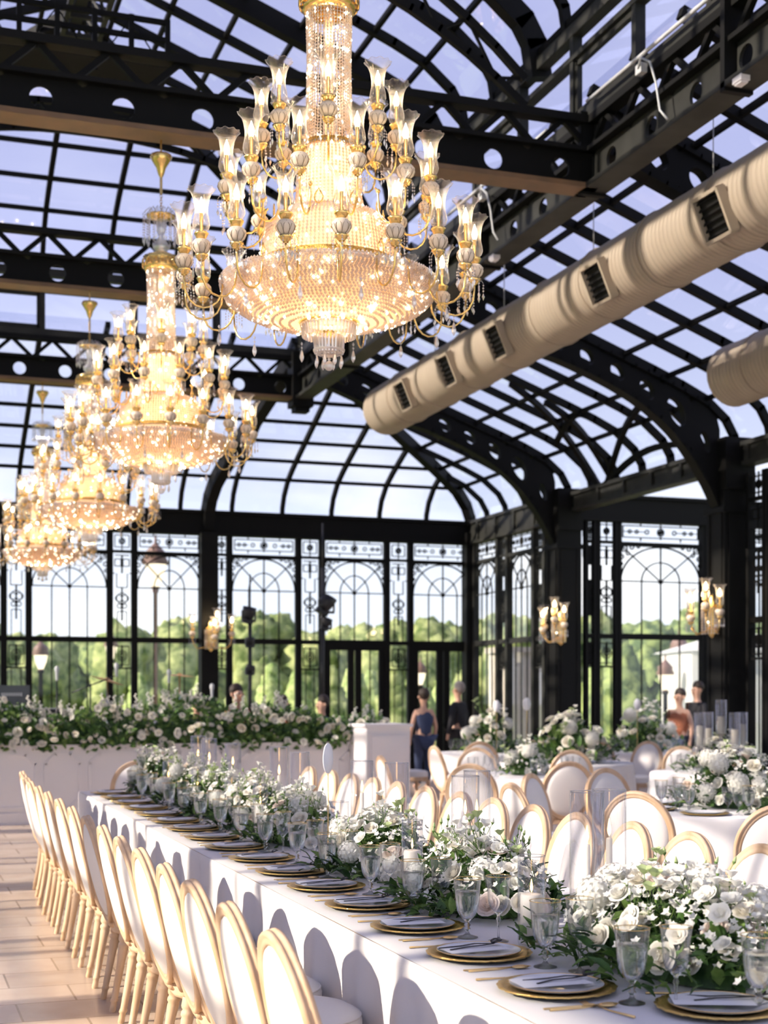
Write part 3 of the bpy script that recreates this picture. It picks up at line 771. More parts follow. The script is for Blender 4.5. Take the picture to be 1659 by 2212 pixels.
    def arm(R, zl, dz, dr):
        q = MB(); pts = [(R, 0, zl - .03), (R, 0, zl - .06)]
        for i in range(9):
            a = PI * i / 8; pts.append((R - dr / 2 + dr / 2 * math.cos(a), 0, zl - .06 - dz * math.sin(a) ** .8))
        pts.append((R - dr, 0, zl - .02)); pts.append((R - dr - .02, 0, zl + .0))
        q.tube(pts, .0055, 6); q.lathe([(.005, 0), (.012, .008), (.005, .016)], 8, (R, 0, zl - .045)); q.sphere((R - dr, 0, zl - .02), .012, 8, 5)
        return q.mesh('arm', M['gold'])
    D['arms'] = [(18, .765, -1.43, arm(.765, -1.43, .14, .20)), (12.0, .545, -1.03, arm(.545, -1.03, .14, .19)), (8, .355, -.71, arm(.355, -.71, .13, .17)), (6, .45, -1.27, None)]
    # suspension
    q = MB(); q.lathe([(.012, .45), (.03, .42), (.045, .36), (.035, .30), (.02, .26), (.06, .20), (.07, .16), (.03, .12)], 16); D['crystal_stem'] = q.mesh('crystal_stem', M['crystal_c'])
    q = MB()
    for k in range(30):
        a = 2 * PI * k / 30; r = .15 if k % 2 else .12; q.tube([(.04 * math.cos(a), .04 * math.sin(a), .44), (r * .7 * math.cos(a), r * .7 * math.sin(a), .49), (r * math.cos(a), r * math.sin(a), .45)], .003, 3)
        for j in range(9): q.octa((r * math.cos(a), r * math.sin(a), .44 - j * .022), .0065, .01)
        q.octa((r * math.cos(a), r * math.sin(a), .22), .009, .03)
    D['crystal_fountain'] = q.mesh('crystal_fountain', M['crystal_c'])
    q = MB(); q.lathe([(.01, .40), (.12, .425), (.125, .435), (.01, .445)], 20); q.lathe([(.012, .76), (.012, .62)], 8)
    z = .46
    i = 0
    while z < .64:
        pp = [(.011 * math.cos(2 * PI * j / 8), 0, z + .016 * math.sin(2 * PI * j / 8)) for j in range(8)]
        if i % 2: pp = [(y_, x_, z_) for x_, y_, z_ in pp]
        q.tube(pp, .003, 4, True); z += .024; i += 1
    q.lathe([(.012, .76), (.022, .78), (.03, .80), (.04, .84), (.07, .89), (.095, .93), (.085, .95), (.01, .952)], 20, rf=lambda t, i: 1 + .03 * math.cos(8 * t)); q.lathe([(.009, .95), (.009, 1.1)], 6)
    D['suspension'] = q.mesh('suspension', M['gold'])
    return D
CD = mk_chandelier_meshes()
def lamp(par, loc, D=CD, fringe=True):
    a = par
    c_ = obj('porcelain_cup', D['porcelain_cup'], None, a, loc); obj('candle_holder', D['candle_holder'], None, a, loc)
    obj('painted_line', D['painted_line'], None, a, loc)
    obj('flame_bulb', D['flame_bulb'], None, a, loc); obj('glass_shade', D['glass_shade'], None, a, loc)
    if fringe: obj('crystal_fringe', D['crystal_fringe'], None, a, loc)
def chandelier(loc, label, rot):
    r = thing('chandelier', label, 'chandelier', loc, rot, 'crystal chandeliers hanging in a line over the long table')
    for k in ('crown', 'inner_shell', 'prism_cup', 'gold_rosette', 'crystal_ball', 'crystal_stem', 'suspension'): obj(k, CD[k], None, r)
    for k in ('crystal_column', 'crystal_tier', 'crystal_dome', 'crystal_skirt', 'crystal_bowl', 'crystal_fountain', 'inner_bulbs'): obj(k, CD[k], None, r, kind='stuff')
    for n, R, zl, am in CD['arms']:
        if am is None: continue
        for k in range(int(n)):
            a = obj('arm', am, None, r, rz=2 * PI * (k + (.61 if R == .545 else .4)) / n); lamp(a, (R, 0, zl))
    for bm in CD['bands']: obj('gold_band', bm, None, r)
    for k in range(10):
        a = 2 * PI * k / 10; obj('gold_teardrop', CD['gold_teardrop'], None, r, (.378 * math.cos(a), .378 * math.sin(a), -1.37), a); a += .3; obj('gold_teardrop', CD['gold_teardrop'], None, r, (.29 * math.cos(a), .29 * math.sin(a), -1.125), a)
    for k in range(14): 
        a = 2 * PI * k / 14; obj('crystal_drop', CD['crystal_drop'], None, r, (.66 * math.cos(a), .66 * math.sin(a), -1.60))
    for k in range(8):
        a = 2 * PI * k / 8; obj('crystal_drop', CD['crystal_drop'], None, r, (.07 * math.cos(a), .07 * math.sin(a), -1.80), scale=.8)
    for z, e, rad in ((-1.50, 10, .12), (-1.22, 7, .1), (-.88, 3.2, .05), (-.5, 2.6, .04), (-.15, 2.0, .04)):
        ld = bpy.data.lights.new('chandelier_light', 'POINT'); ld.energy = e; ld.color = (1, .84, .64); ld.shadow_soft_size = rad
        lo = obj('chandelier_light', ld, None, r, (0, 0, z))
    return r
XC = 2.18
chandelier((2.19, 7.17, 5.215), 'largest crystal chandelier, nearest, filling the top centre', .165)
chandelier((2.17, Y1 + .05, 5.20), 'second crystal chandelier, hanging left behind the largest one', .3)
chandelier((2.20, Y2 - .1, 5.20), 'third crystal chandelier in the receding line, left of the second', .4)
chandelier((2.18, Y3, 5.20), 'farthest and lowest looking crystal chandelier at the left edge', .0)
# wall sconces on the columns
def sconce(loc, rz, label):
    r = thing('wall_sconce', label, 'sconce', loc, rz); r.scale = (1.3,) * 3
    q = MB(); q.lathe([(.01, -.2), (.05, -.16), (.03, -.08), (.06, 0), (.03, .12), (.04, .2), (.005, .26)], 12); q.box((.03, 0, 0), (.03, .1, .3)); obj('gold_body', q, M['gold'], r)
    q = MB()
    for k in range(16):
        a = 2 * PI * k / 16
        for j in range(10): q.octa((-.03 + .085 * math.cos(a), .085 * math.sin(a), .1 - j * .028), .011, .014)
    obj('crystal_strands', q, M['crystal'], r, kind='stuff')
    for k, (R, z) in enumerate(((.30, .02), (.26, -.03), (.30, .02), (.14, .1))):
        a = (PI - 1.25, PI, PI + 1.25, PI + .5)[k]
        q = MB(); q.tube([(0, 0, -.06), (.1, 0, -.14), (R * .7, 0, -.16), (R - .02, 0, -.1), (R, 0, z - .03)], .007, 6)
        ar = obj('arm', q, M['gold'], r, rz=a); lamp(ar, (R, 0, z))
    ld = bpy.data.lights.new('sconce_light', 'POINT'); ld.energy = 5; ld.color = (1, .72, .42); ld.shadow_soft_size = .05; obj('sconce_light', ld, None, r, (-.15, 0, .25))
p = onY(465, Y4 - .3); sconce((5.62, Y4 - .32, EYE + (H0 - 1378) / F_ * 26.4), PI / 2, 'gold and crystal wall sconce on the left end wall column')
sconce((XW - .30, Y3 - .25, EYE + (H0 - 1362) / F_ * 24.1), .0, 'gold and crystal wall sconce on the nearer corner column')
sconce((XW - .42, Y2 - .05, EYE + (H0 - 1335) / F_ * 19.1), .0, 'gold and crystal wall sconce on the wide column at right')

# ================= chairs =================
def oval_pts(a, bb, n=36): return [(a * math.cos(2 * PI * i / n), bb * math.sin(2 * PI * i / n)) for i in range(n)]
def mk_chair():
    D = {}
    tilt = math.radians(13); cz = .705; bx = -.24
    def BK(y, h, o):           # back plane: y across, h up, o outward to rear
        return (bx - math.sin(tilt) * (h + .25) - math.cos(tilt) * o - .02 * 0, y, cz + math.cos(tilt) * h - math.sin(tilt) * o)
    A, B_ = .228, .262
    q = MB(); n = 44; prof_ = [(-.020, -.014), (-.020, .014), (-.010, .019), (-.004, .016), (.004, .017), (.010, .022), (.017, .020), (.021, .014), (.022, .006), (.019, .005), (.019, -.005), (.022, -.006), (.021, -.014), (.017, -.020), (.010, -.022), (.004, -.017), (-.004, -.016), (-.010, -.019)]
    vs = []; fs = []; m = len(prof_)
    for i in range(n):
        t = 2 * PI * i / n; cx_, sy_ = math.cos(t), math.sin(t)
        for (e, o) in prof_: vs.append(BK((A + e) * cx_, (B_ + e) * sy_, o))
    for i in range(n):
        for k in range(m): fs.append((i * m + k, i * m + (k + 1) % m, ((i + 1) % n) * m + (k + 1) % m, ((i + 1) % n) * m + k))
    q.add(vs, fs, True)
    D['back_frame'] = q.mesh('back_frame', M['wood'])
    q = MB()
    for sgn in (1, -1):
        pr = [(1, 0), (.97, .012), (.8, .024), (.5, .03), (.2, .032), (.001, .033)]
        vs = []; fs = []
        for j, (r, o) in enumerate(pr):
            for i in range(32):
                t = 2 * PI * i / 32; vs.append(BK((A - .017) * r * math.cos(t), (B_ - .017) * r * math.sin(t), sgn * (o * .9 + .006)))
        for j in range(len(pr) - 1):
            for i in range(32): fs.append((j * 32 + i, j * 32 + (i + 1) % 32, (j + 1) * 32 + (i + 1) % 32, (j + 1) * 32 + i))
        q.add(vs, fs, True)
    D['back_pad'] = q.mesh('back_pad', M['upholstery'])
    q = MB()
    for e in (-1, 1):
        q.tube([(-.20, e * .12, .425), (-.22, e * .135, .46), (-.24, e * .15, .50), (BK(e * .165, -.175, 0))], [.02, .019, .018, .02], 8)
    q.tube([BK(-.05, -B_ - .025, 0), BK(.05, -B_ - .025, 0)], .018, 8)
    q.tube([(-.2, 0, .43), BK(0, -B_ - .02, 0)], .03, 8)
    D['back_support'] = q.mesh('back_support', M['wood'])
    def seat_r(t): # rounded trapezoid
        return .226 * (1 + .07 * math.cos(2 * t) ** 2 * 0 + .05 * abs(math.sin(2 * t)))
    q = MB(); q.lathe([(.86, .385), (1.0, .385), (1.02, .40), (1.0, .412), (1.03, .425), (1.0, .445), (.9, .447)], 40, rf=lambda t, i: seat_r(t)); D['seat_frame'] = q.mesh('seat_frame', M['wood'])
    q = MB(); q.lathe([(.97, .44), (1.0, .455), (1.0, .49), (.96, .512), (.85, .528), (.5, .540), (.001, .543)], 40, rf=lambda t, i: seat_r(t)); q.tube([(seat_r(t) * 1.0 * math.cos(t), seat_r(t) * 1.0 * math.sin(t), .452) for t in [2 * PI * i / 40 for i in range(40)]], .006, 5, True); q.tube([(seat_r(t) * .97 * math.cos(t), seat_r(t) * .97 * math.sin(t), .508) for t in [2 * PI * i / 40 for i in range(40)]], .005, 5, True)
    D['seat_cushion'] = q.mesh('seat_cushion', M['upholstery'])
    pr = [(.012, 0), (.017, .008), (.016, .03), (.0155, .05), (.020, .055), (.020, .065), (.0165, .072), (.022, .25), (.026, .31), (.024, .32), (.030, .328), (.030, .34), (.024, .348), (.03, .355), (.034, .365), (.034, .40)]
    def leg(x, y, sx, sy):
        q = MB(); q.lathe(pr, 12, rf=lambda t, i: 1 - .04 * (abs(math.cos(4 * t)) if 6 < i < 8 else 0))
        q.v = [(vx + x + sx * (.4 - vz) / .4, vy + y + sy * (.4 - vz) / .4, vz) for vx, vy, vz in q.v]; return q.mesh('leg', M['wood'])
    D['legs'] = [leg(.175, .165, .01, .01), leg(.175, -.165, .01, -.01), leg(-.175, .14, -.075, .02), leg(-.175, -.14, -.075, -.02)]
    return D
CH = mk_chair()
def chair(x, y, rz, label, group, z=0):
    r = thing('dining_chair', label, 'chair', (x, y, z), rz, group)
    for k in ('seat_cushion', 'seat_frame', 'back_frame', 'back_pad', 'back_support'): obj(k, CH[k], None, r)
    for l in CH['legs']: obj('leg', l, None, r)
    return r
YP = [3.64 + .561 * k for k in range(16)]
YC = [3.62, 4.15, 4.70, 5.18, 5.74, 6.25, 6.79, 7.37, 7.98, 8.62, 9.25, 9.85, 10.40, 10.90, 11.35, 11.78]
for k, y in enumerate(YC):
    lab = 'oval-back chair, %s from the near end of the long table’s left row' % ORD[k] if k else 'nearest oval-back chair of the left row, cut by the bottom edge'
    chair(1.312 + max(0, k - 12) * .02, y, R_.uniform(-.03, .03), lab.replace('’', "'"), 'oval-back chairs along the left side of the long table')
for k, y in enumerate(YP):
    lab = 'sunlit oval-back chair, %s from the near end of the right row' % ORD[k]
    chair(3.085 + R_.uniform(-.02, .02), y - .29 + R_.uniform(-.02, .02), PI + R_.uniform(-.05, .05), lab, 'oval-back chairs along the far side of the long table')
chair(2.17, 12.88, -PI / 2, 'lone oval-back chair at the far head of the long table', None)
chair(1.72, 2.72, PI / 2 + .05, 'chair at the near head of the long table, bottom right corner', None)

# ================= tables =================
TX0, TX1, TY0, TY1, TZ = 1.556, 2.79, 3.02, 12.5, .76
def cloth_long():
    per = []
    def seg(a, b_, n):
        for i in range(n): per.append((a[0] + (b_[0] - a[0]) * i / n, a[1] + (b_[1] - a[1]) * i / n))
    seg((TX0, TY0), (TX0, TY1), 460); seg((TX0, TY1), (TX1, TY1), 60); seg((TX1, TY1), (TX1, TY0), 460); seg((TX1, TY0), (TX0, TY0), 60)
    n = len(per); rr = random.Random(5); rows = [0, .004, .02, .08, .16, .26, .38, .50, .62, .74]
    ph = [rr.uniform(0, 6) for _ in range(6)]
    vs = []; fs = []
    for j, dz in enumerate(rows):
        for i, (x, y) in enumerate(per):
            if i < 460: nx, ny, s = -1, 0, y
            elif i < 520: nx, ny, s = 0, 1, x + 20
            elif i < 980: nx, ny, s = 1, 0, y + 3
            else: nx, ny, s = 0, -1, x + 40
            f = 1.1 * abs(math.sin(s * 7.5 + ph[0] + .8 * math.sin(s * 2.1))) ** .8 - .75 + .25 * math.sin(s * 33 + ph[1] + math.sin(s * 5)) + .2 * math.sin(s * 5.3 + ph[2])
            am = .045 * min(1, (dz / .5)) ** .7; o = .006 * min(1, dz / .02) + am * (f + .8) - am * 1.1 + .004
            vs.append((x + nx * o, y + ny * o, TZ - dz + (0 if dz > .004 else .0)))
    for j in range(len(rows) - 1):
        for i in range(n): fs.append((j * n + i, j * n + (i + 1) % n, (j + 1) * n + (i + 1) % n, (j + 1) * n + i))
    b = MB(); b.add(vs, fs, True)
    b.grid(lambda u, v: (TX0 + (TX1 - TX0) * u, TY0 + (TY1 - TY0) * v, TZ + .0008 * math.sin(u * 17 + v * 40)), 12, 80)
    return b
tb = thing('banquet_table', 'very long banquet table under the white cloth, running down the hall', 'table', (2.17, 7.76, 0))
q = MB(); q.box((0, 0, .735), (1.2, 9.4, .03)); obj('tabletop', q, M['wood'], tb)
for x in (-.5, .5):
    for y in (-4.5, -1.5, 1.5, 4.5): q = MB(); q.box((x, y, .36), (.05, .05, .72)); obj('leg', q, M['black'], tb)
obj('tablecloth', cloth_long(), M['linen'], label='white linen cloth falling in folds over the long banquet table', cat='tablecloth')

# ---- place settings ----
q = MB()
q.lathe([(.001, .006), (.10, .006), (.115, .010), (.150, .015), (.166, .017), (.163, .012), (.12, .002), (.001, .001)], 72, rf=lambda t, i: 1 + (.035 * abs(math.sin(t * 11)) + .01 * math.sin(t * 37) if i in (4, 5) else (.01 * abs(math.sin(t * 11)) if i == 3 else 0)))
CHARGER = q.mesh('charger_plate', M['gold_plate'])
q = MB(); q.lathe([(.001, .006), (.085, .006), (.095, .009), (.132, .017), (.136, .018), (.133, .0145), (.09, .002), (.001, .0)], 48); PLATE = q.mesh('dinner_plate', M['china'])
q = MB(); q.tube([(.135 * math.cos(a), .135 * math.sin(a), .0175) for a in [2 * PI * i / 48 for i in range(48)]], .0014, 4, True); PRIM = q.mesh('gold_rim', M['brass_knife'])
def card():
    q = MB(); q.grid(lambda u, v: (-.125 + .215 * u, -.055 + .11 * v, .0205 + .004 * math.sin(u * 5) * (v) + .003 * v), 10, 4, True); q.grid(lambda u, v: (-.120 + .205 * u, -.052 + .10 * v, .0195), 4, 2)
    return q.mesh('folded_napkin', M['paper'])
NAP = card()
def ribbon(seed):
    rr = random.Random(seed); z = .0275; x0 = .085 + rr.uniform(-.03, .02); y0 = rr.uniform(-.02, .025); q = MB(); w = .0062; h = .0024
    jit = lambda a: rr.uniform(-a, a)
    q.poly([(x0, y0, z), (x0 - .06, y0 + .010 + jit(.008), z + .002), (x0 - .12, y0 + .004 + jit(.01), z + .001), (x0 - .19, y0 + .012 + jit(.015), z - .003)], w, h)
    q.poly([(x0, y0, z), (x0 - .05, y0 - .018 + jit(.008), z + .001), (x0 - .11, y0 - .026 + jit(.01), z), (x0 - .17, y0 - .036 + jit(.012), z - .003)], w, h)
    for s in (-1, 1):
        a0 = rr.uniform(.2, .9) * s; L_ = .032 + jit(.006)
        q.poly([(x0, y0, z + .001)] + [(x0 + L_ * (1 - math.cos(t)) * .5 * math.cos(a0) - .010 * math.sin(t) * math.sin(a0), y0 + L_ * (1 - math.cos(t)) * .5 * math.sin(a0) + .010 * math.sin(t) * math.cos(a0), z + .002 + .010 * (1 - math.cos(t)) * .5) for t in [2 * PI * i / 10 for i in range(1, 11)]], w, h)
    q.box((x0, y0, z + .003), (.008, .008, .006))
    return q.mesh('ribbon_bow', M['ribbon'])
RB = [ribbon(i) for i in range(5)]
def knife():
    q = MB(); q.add([(-.11, -.004, 0), (.0, -.005, 0), (.0, .005, 0), (-.11, .004, 0), (-.11, -.003, .004), (.0, -.003, .004), (.0, .003, .004), (-.11, .003, .004)], [(3, 2, 1, 0), (4, 5, 6, 7), (0, 1, 5, 4), (1, 2, 6, 5), (2, 3, 7, 6), (3, 0, 4, 7)])
    q.add([(0, -.004, .0), (.08, -.010, .001), (.115, -.002, .001), (.11, .004, .001), (0, .004, 0), (0, -.004, .0025), (.08, -.009, .002), (.115, -.002, .0015), (.11, .004, .003), (0, .004, .003)], [(4, 3, 2, 1, 0), (5, 6, 7, 8, 9), (0, 1, 6, 5), (1, 2, 7, 6), (2, 3, 8, 7), (3, 4, 9, 8), (4, 0, 5, 9)]); return q.mesh('knife', M['brass_knife'])
def fork():
    q = MB(); q.tube([(-.10, 0, .004), (.0, 0, .003), (.045, 0, .007)], [.0038, .0024, .0026], 6)
    q.grid(lambda u, v: (.04 + .03 * u, (-.5 + v) * (.008 + .016 * min(1, u * 1.6)), .007 - .003 * u + .003 * abs(v - .5)), 4, 4)
    for i in range(4): y = -.0098 + i * .0065; q.tube([(.068, y, .005), (.09, y, .003), (.108, y * .95, .008)], [.0019, .0016, .0008], 5)
    return q.mesh('fork', M['brass_knife'])
def spoon():
    q = MB(); q.tube([(-.10, 0, .004), (.0, 0, .003), (.05, 0, .007)], [.0038, .0024, .0024], 6); q.sphere((.072, 0, .007), .022, 12, 6, (1, 1, .25)); q.v = [((x - .072) * 1.3 + .072 if x > .049 else x, y * .8, z) for x, y, z in q.v]; return q.mesh('spoon', M['brass_knife'])
KN, FK, SP = knife(), fork(), spoon()
# goblets
def goblet():
    D = {}
    rib_ = lambda t, i: 1 + (.022 * abs(math.cos(t * 6)) if 12 <= i <= 18 else 0)
    pr = [(.001, .004), (.030, .003), (.037, .0), (.036, .003), (.012, .010), (.007, .016), (.006, .024), (.0125, .030), (.006, .036), (.0125, .043), (.006, .050), (.010, .058), (.018, .066), (.028, .078), (.036, .095), (.0405, .12), (.0425, .145), (.044, .165), (.0465, .186), (.0485, .204)]
    q = MB(); q.lathe(pr, 36, rf=rib_);
    q.v = []; q.f = []; q.sm = []; q.lathe(pr[12:], 36, rf=lambda t, i: 1 + (.022 * abs(math.cos(t * 6)) if i <= 6 else 0)); D['bowl'] = q.mesh('glass_bowl', M['glass'])
    q = MB(); q.lathe(pr[:13] + [(.001, .062)], 24); D['stem'] = q.mesh('stem', M['solid_glass'])
    q = MB(); q.tube([(.0485 * math.cos(a), .0485 * math.sin(a), .204) for a in [2 * PI * i / 36 for i in range(36)]], .0013, 5, True); D['rim'] = q.mesh('gold_rim', M['gold'])
    q = MB(); q.lathe([(.001, .066), (.015, .069), (.0255, .082), (.0335, .098), (.038, .121), (.040, .145), (.0412, .160), (.001, .160)], 24, smooth=True); D['water'] = q.mesh('water', M['water'])
    return D
def wine():
    D = {}
    pr = [(.001, .004), (.028, .003), (.035, .0), (.034, .003), (.008, .008), (.004, .014), (.0035, .05), (.0055, .062), (.0045, .066), (.0085, .076), (.0045, .084), (.0075, .092), (.016, .101), (.028, .113), (.034, .130), (.0365, .15), (.0375, .175), (.0405, .200), (.0435, .222)]
    q = MB(); q.lathe(pr, 32); q.v = []; q.f = []; q.sm = []; q.lathe(pr[12:], 32); D['bowl'] = q.mesh('glass_bowl', M['glass'])
    q = MB(); q.lathe(pr[:13] + [(.001, .104)], 20); D['stem'] = q.mesh('stem', M['solid_glass'])
    q = MB(); q.tube([(.0435 * math.cos(a), .0435 * math.sin(a), .222) for a in [2 * PI * i / 32 for i in range(32)]], .0011, 5, True); D['rim'] = q.mesh('gold_rim', M['gold'])
    return D
def water_mat():
    m, t, out = nt('clear_water'); g = N(t, 'ShaderNodeBsdfGlass'); g.inputs['IOR'].default_value = 1.33; g.inputs['Roughness'].default_value = 0; g.inputs[0].default_value = (.97, .98, .98, 1)
    tr = N(t, 'ShaderNodeBsdfTransparent'); mx = N(t, 'ShaderNodeMixShader'); mx.inputs[0].default_value = .3; L(t, g.outputs[0], mx.inputs[1]); L(t, tr.outputs[0], mx.inputs[2]); L(t, mx.outputs[0], out.inputs[0]); return m
M['water'] = water_mat()
GB, WG = goblet(), wine()
def water_goblet(x, y, z, label, group, cat='glass'):
    r = thing('water_goblet', label, cat, (x, y, z), R_.uniform(0, 6), group)
    obj('glass_bowl', GB['bowl'], None, r); obj('stem', GB['stem'], None, r); obj('gold_rim', GB['rim'], None, r); obj('water', GB['water'], None, r); return r
def wine_glass(x, y, z, label, group):
    r = thing('wine_glass', label, 'glass', (x, y, z), R_.uniform(0, 6), group)
    obj('glass_bowl', WG['bowl'], None, r); obj('stem', WG['stem'], None, r); obj('gold_rim', WG['rim'], None, r); return r
def setting(x, y, rz, who, k, z=TZ, grp='long table left side', full=True):
    c, s = math.cos(rz), math.sin(rz); T = lambda a, b_: (x + a * c - b_ * s, y + a * s + b_ * c)
    z0 = z + .001
    obj('charger_plate', CHARGER, None, None, (x, y, z0), rz, 'gold scalloped charger plate at %s' % who, 'plate', 'gold chargers, %s' % grp)
    p = obj('dinner_plate', PLATE, None, None, (x, y, z0 + .0065), rz, 'white dinner plate on the gold charger at %s' % who, 'plate', 'white plates, %s' % grp)
    obj('gold_rim', PRIM, None, p)
    p2 = obj('folded_napkin', NAP, None, None, (x, y, z0 + .0065), rz + R_.uniform(-.08, .08), 'white folded napkin tied with black bow at %s' % who, 'napkin', 'napkins with black bows, %s' % grp)
    obj('ribbon_bow', RB[k % 5], None, p2)
    a = T(-.03, -.205); obj('knife', KN, None, None, (*a, z0), rz, 'gold knife lying at %s' % who, 'knife', 'gold knives, %s' % grp)
    a = T(-.035, -.232); obj('spoon', SP, None, None, (*a, z0), rz, 'gold spoon lying beside the knife at %s' % who, 'spoon', 'gold spoons, %s' % grp)
    a = T(-.06, .205); obj('fork', FK, None, None, (*a, z0), rz, 'gold fork lying at %s' % who, 'fork', 'gold forks, %s' % grp)
    if full:
        a = T(.115 + R_.uniform(-.01, .01), -.225 + R_.uniform(-.015, .015)); water_goblet(*a, z0, 'gold-rimmed water goblet at %s' % who, 'water goblets, %s' % grp)
        a = T(.185 + R_.uniform(-.01, .01), -.315 + R_.uniform(-.015, .015)); wine_glass(*a, z0, 'empty gold-rimmed wine glass at %s' % who, 'wine glasses, %s' % grp)
for k, y in enumerate(YP):
    setting(1.785, y, R_.uniform(-.03, .03), 'the %s left-side place from the near end' % ORD[k], k)
setting(2.08, 3.27, PI / 2 * .0 + .0 - .35 + PI / 2 * 0 + PI / 2 * 0, 'the near head of the long table', 2, grp='near head', full=False)
obj('fork', FK, None, None, (1.80, 3.36, TZ + .001), PI / 2 * 1.15, 'gold fork with tines up at the bottom edge, near head', 'fork')
water_goblet(2.17, 3.22, TZ + .001, 'water goblet cut by the right edge of the photo', None)
# ================= flowers =================
def petal(q, R, H, half, flare, phi, z0, cz=0, nu=4, nv=4, curl=0):
    vs = []
    for j in range(nv + 1):
        v = j / nv
        for i in range(nu + 1):
            u = -1 + 2 * i / nu
            r = R * (.18 + .82 * math.sin(min(1, v * 1.05) * PI / 2) ** .8) + flare * v ** 4 * (1 - .3 * u * u)
            a = phi + u * half * (.35 + .65 * math.sin(PI * (.12 + .62 * v)))
            z = z0 + H * (v ** 1.15) * (1 - .16 * abs(u) ** 2.5 * v) - curl * v ** 6
            vs.append((r * math.cos(a), r * math.sin(a), z))
    fs = [(j * (nu + 1) + i, j * (nu + 1) + i + 1, (j + 1) * (nu + 1) + i + 1, (j + 1) * (nu + 1) + i) for j in range(nv) for i in range(nu)]
    q.add(vs, fs, True)
def rose(m, seed, op=1.):
    rr = random.Random(seed); q = MB()
    for (n, R, H, half, fl, cu) in ((2, .10, .60, 1.7, 0, 0), (3, .22, .66, 1.25, .02, 0), (4, .36, .68, 1.0, .04, .02), (5, .52, .66, .85, .08 * op, .04), (5, .68, .60, .80, .16 * op, .08), (5, .80, .50, .78, .26 * op, .14)):
        p0 = rr.uniform(0, 6)
        for k in range(n): petal(q, R * rr.uniform(.94, 1.05), H * rr.uniform(.93, 1.04), half * rr.uniform(.95, 1.1), fl, p0 + 2 * PI * k / n + rr.uniform(-.1, .1), -.2, curl=cu)
    q.sphere((0, 0, -.05), .3, 8, 5)
    return q.mesh('rose', m)
def lisi(m, seed):
    rr = random.Random(seed); q = MB()
    for (n, R, H, half, fl, cu) in ((3, .3, .6, 1.1, .1, 0), (5, .5, .72, .8, .28, .08), (5, .62, .66, .75, .42, .12)):
        p0 = rr.uniform(0, 6)
        for k in range(n): petal(q, R, H * rr.uniform(.9, 1.05), half, fl * rr.uniform(.8, 1.2), p0 + 2 * PI * k / n, -.25, nu=3, curl=cu)
    return q.mesh('bloom', m)
def hydr(m, seed, n=85):
    rr = random.Random(seed); q = MB()
    for i in range(n):
        z = 1 - 1.55 * (i + .5) / n; a = i * 2.39996; s = math.sqrt(max(0, 1 - z * z)); nrm = Vector((s * math.cos(a), s * math.sin(a), z)); c = nrm * rr.uniform(.9, 1.02)
        t = nrm.orthogonal().normalized(); b_ = nrm.cross(t); a0 = rr.uniform(0, 6); w_ = .17
        for k in range(4):
            e = t * math.cos(a0 + k * PI / 2) + b_ * math.sin(a0 + k * PI / 2); f = nrm.cross(e)
            p = [c, c + e * w_ * .55 + f * w_ * .5 + nrm * .04, c + e * w_ * 1.1 + nrm * rr.uniform(-.02, .07), c + e * w_ * .55 - f * w_ * .5 + nrm * .04]
            q.add([tuple(x) for x in p], [(0, 1, 2, 3)], True)
    q.sphere((0, 0, 0), .84, 10, 7)
    return q.mesh('hydrangea', m)
def sprig(seed, m):
    """thin stems ending in small buds and half open flowers; z up, unit = metres"""
    rr = random.Random(seed); q = MB(); h = MB()
    return q
FL = {'white_rose': [rose(M['petal_w'], 1), rose(M['petal_c'], 2, .8)], 'cream_rose': [rose(M['petal_c'], 3), rose(M['petal_c'], 4, .7)], 'blush_rose': [rose(M['petal_p'], 5, 1.2), rose(M['petal_p'], 6)],
      'lisianthus': [lisi(M['petal_w'], 7), lisi(M['petal_w'], 8), lisi(M['petal_c'], 9)], 'hydrangea': [hydr(M['petal_w'], 10), hydr(M['petal_w'], 11)]}
def mk_sprig(seed, pm_):
    rr = random.Random(seed); st = MB(); bd = MB()
    for k in range(4):
        a = rr.uniform(0, 6); l = rr.uniform(.6, 1); sp = rr.uniform(.08, .35); p = [(0, 0, 0), (sp * .3 * math.cos(a), sp * .3 * math.sin(a), l * .5), (sp * math.cos(a), sp * math.sin(a), l)]
        st.tube(p, [.011, .009, .007], 4, cap=False)
        e = Vector(p[2]); big = rr.random() < .35
        if big:
            i0 = len(bd.v); tmp = MB()
            for kk in range(5): petal(tmp, .09, .13, .8, .05, kk * 2 * PI / 5, -.02, nu=2, nv=3)
            bd.add([(x + e.x, y + e.y, z + e.z) for x, y, z in tmp.v], tmp.f, True)
        else:
            bd.lathe([(.008, -.02), (.03, .02), (.035, .05), (.02, .10), (.002, .14)], 7, tuple(e))
            st.lathe([(.008, -.03), (.036, .02), (.034, .035)], 7, tuple(e))
        for kk in range(2):
            m_ = Vector(p[1]).lerp(e, rr.uniform(0, .8)); b_ = rr.uniform(0, 6); d = Vector((math.cos(b_), math.sin(b_), .8)) * .10; w_ = Vector((-math.sin(b_), math.cos(b_), 0)) * .022
            st.add([tuple(m_), tuple(m_ + d * .5 + w_), tuple(m_ + d), tuple(m_ + d * .5 - w_)], [(0, 1, 2, 3)])
    s_ = st.mesh('bud_sprig', M['leaf_light']); b2 = bd.mesh('bud', pm_); return s_, b2
SPR = [mk_sprig(i, M['bud_green'] if i % 2 else M['petal_w']) for i in range(6)]
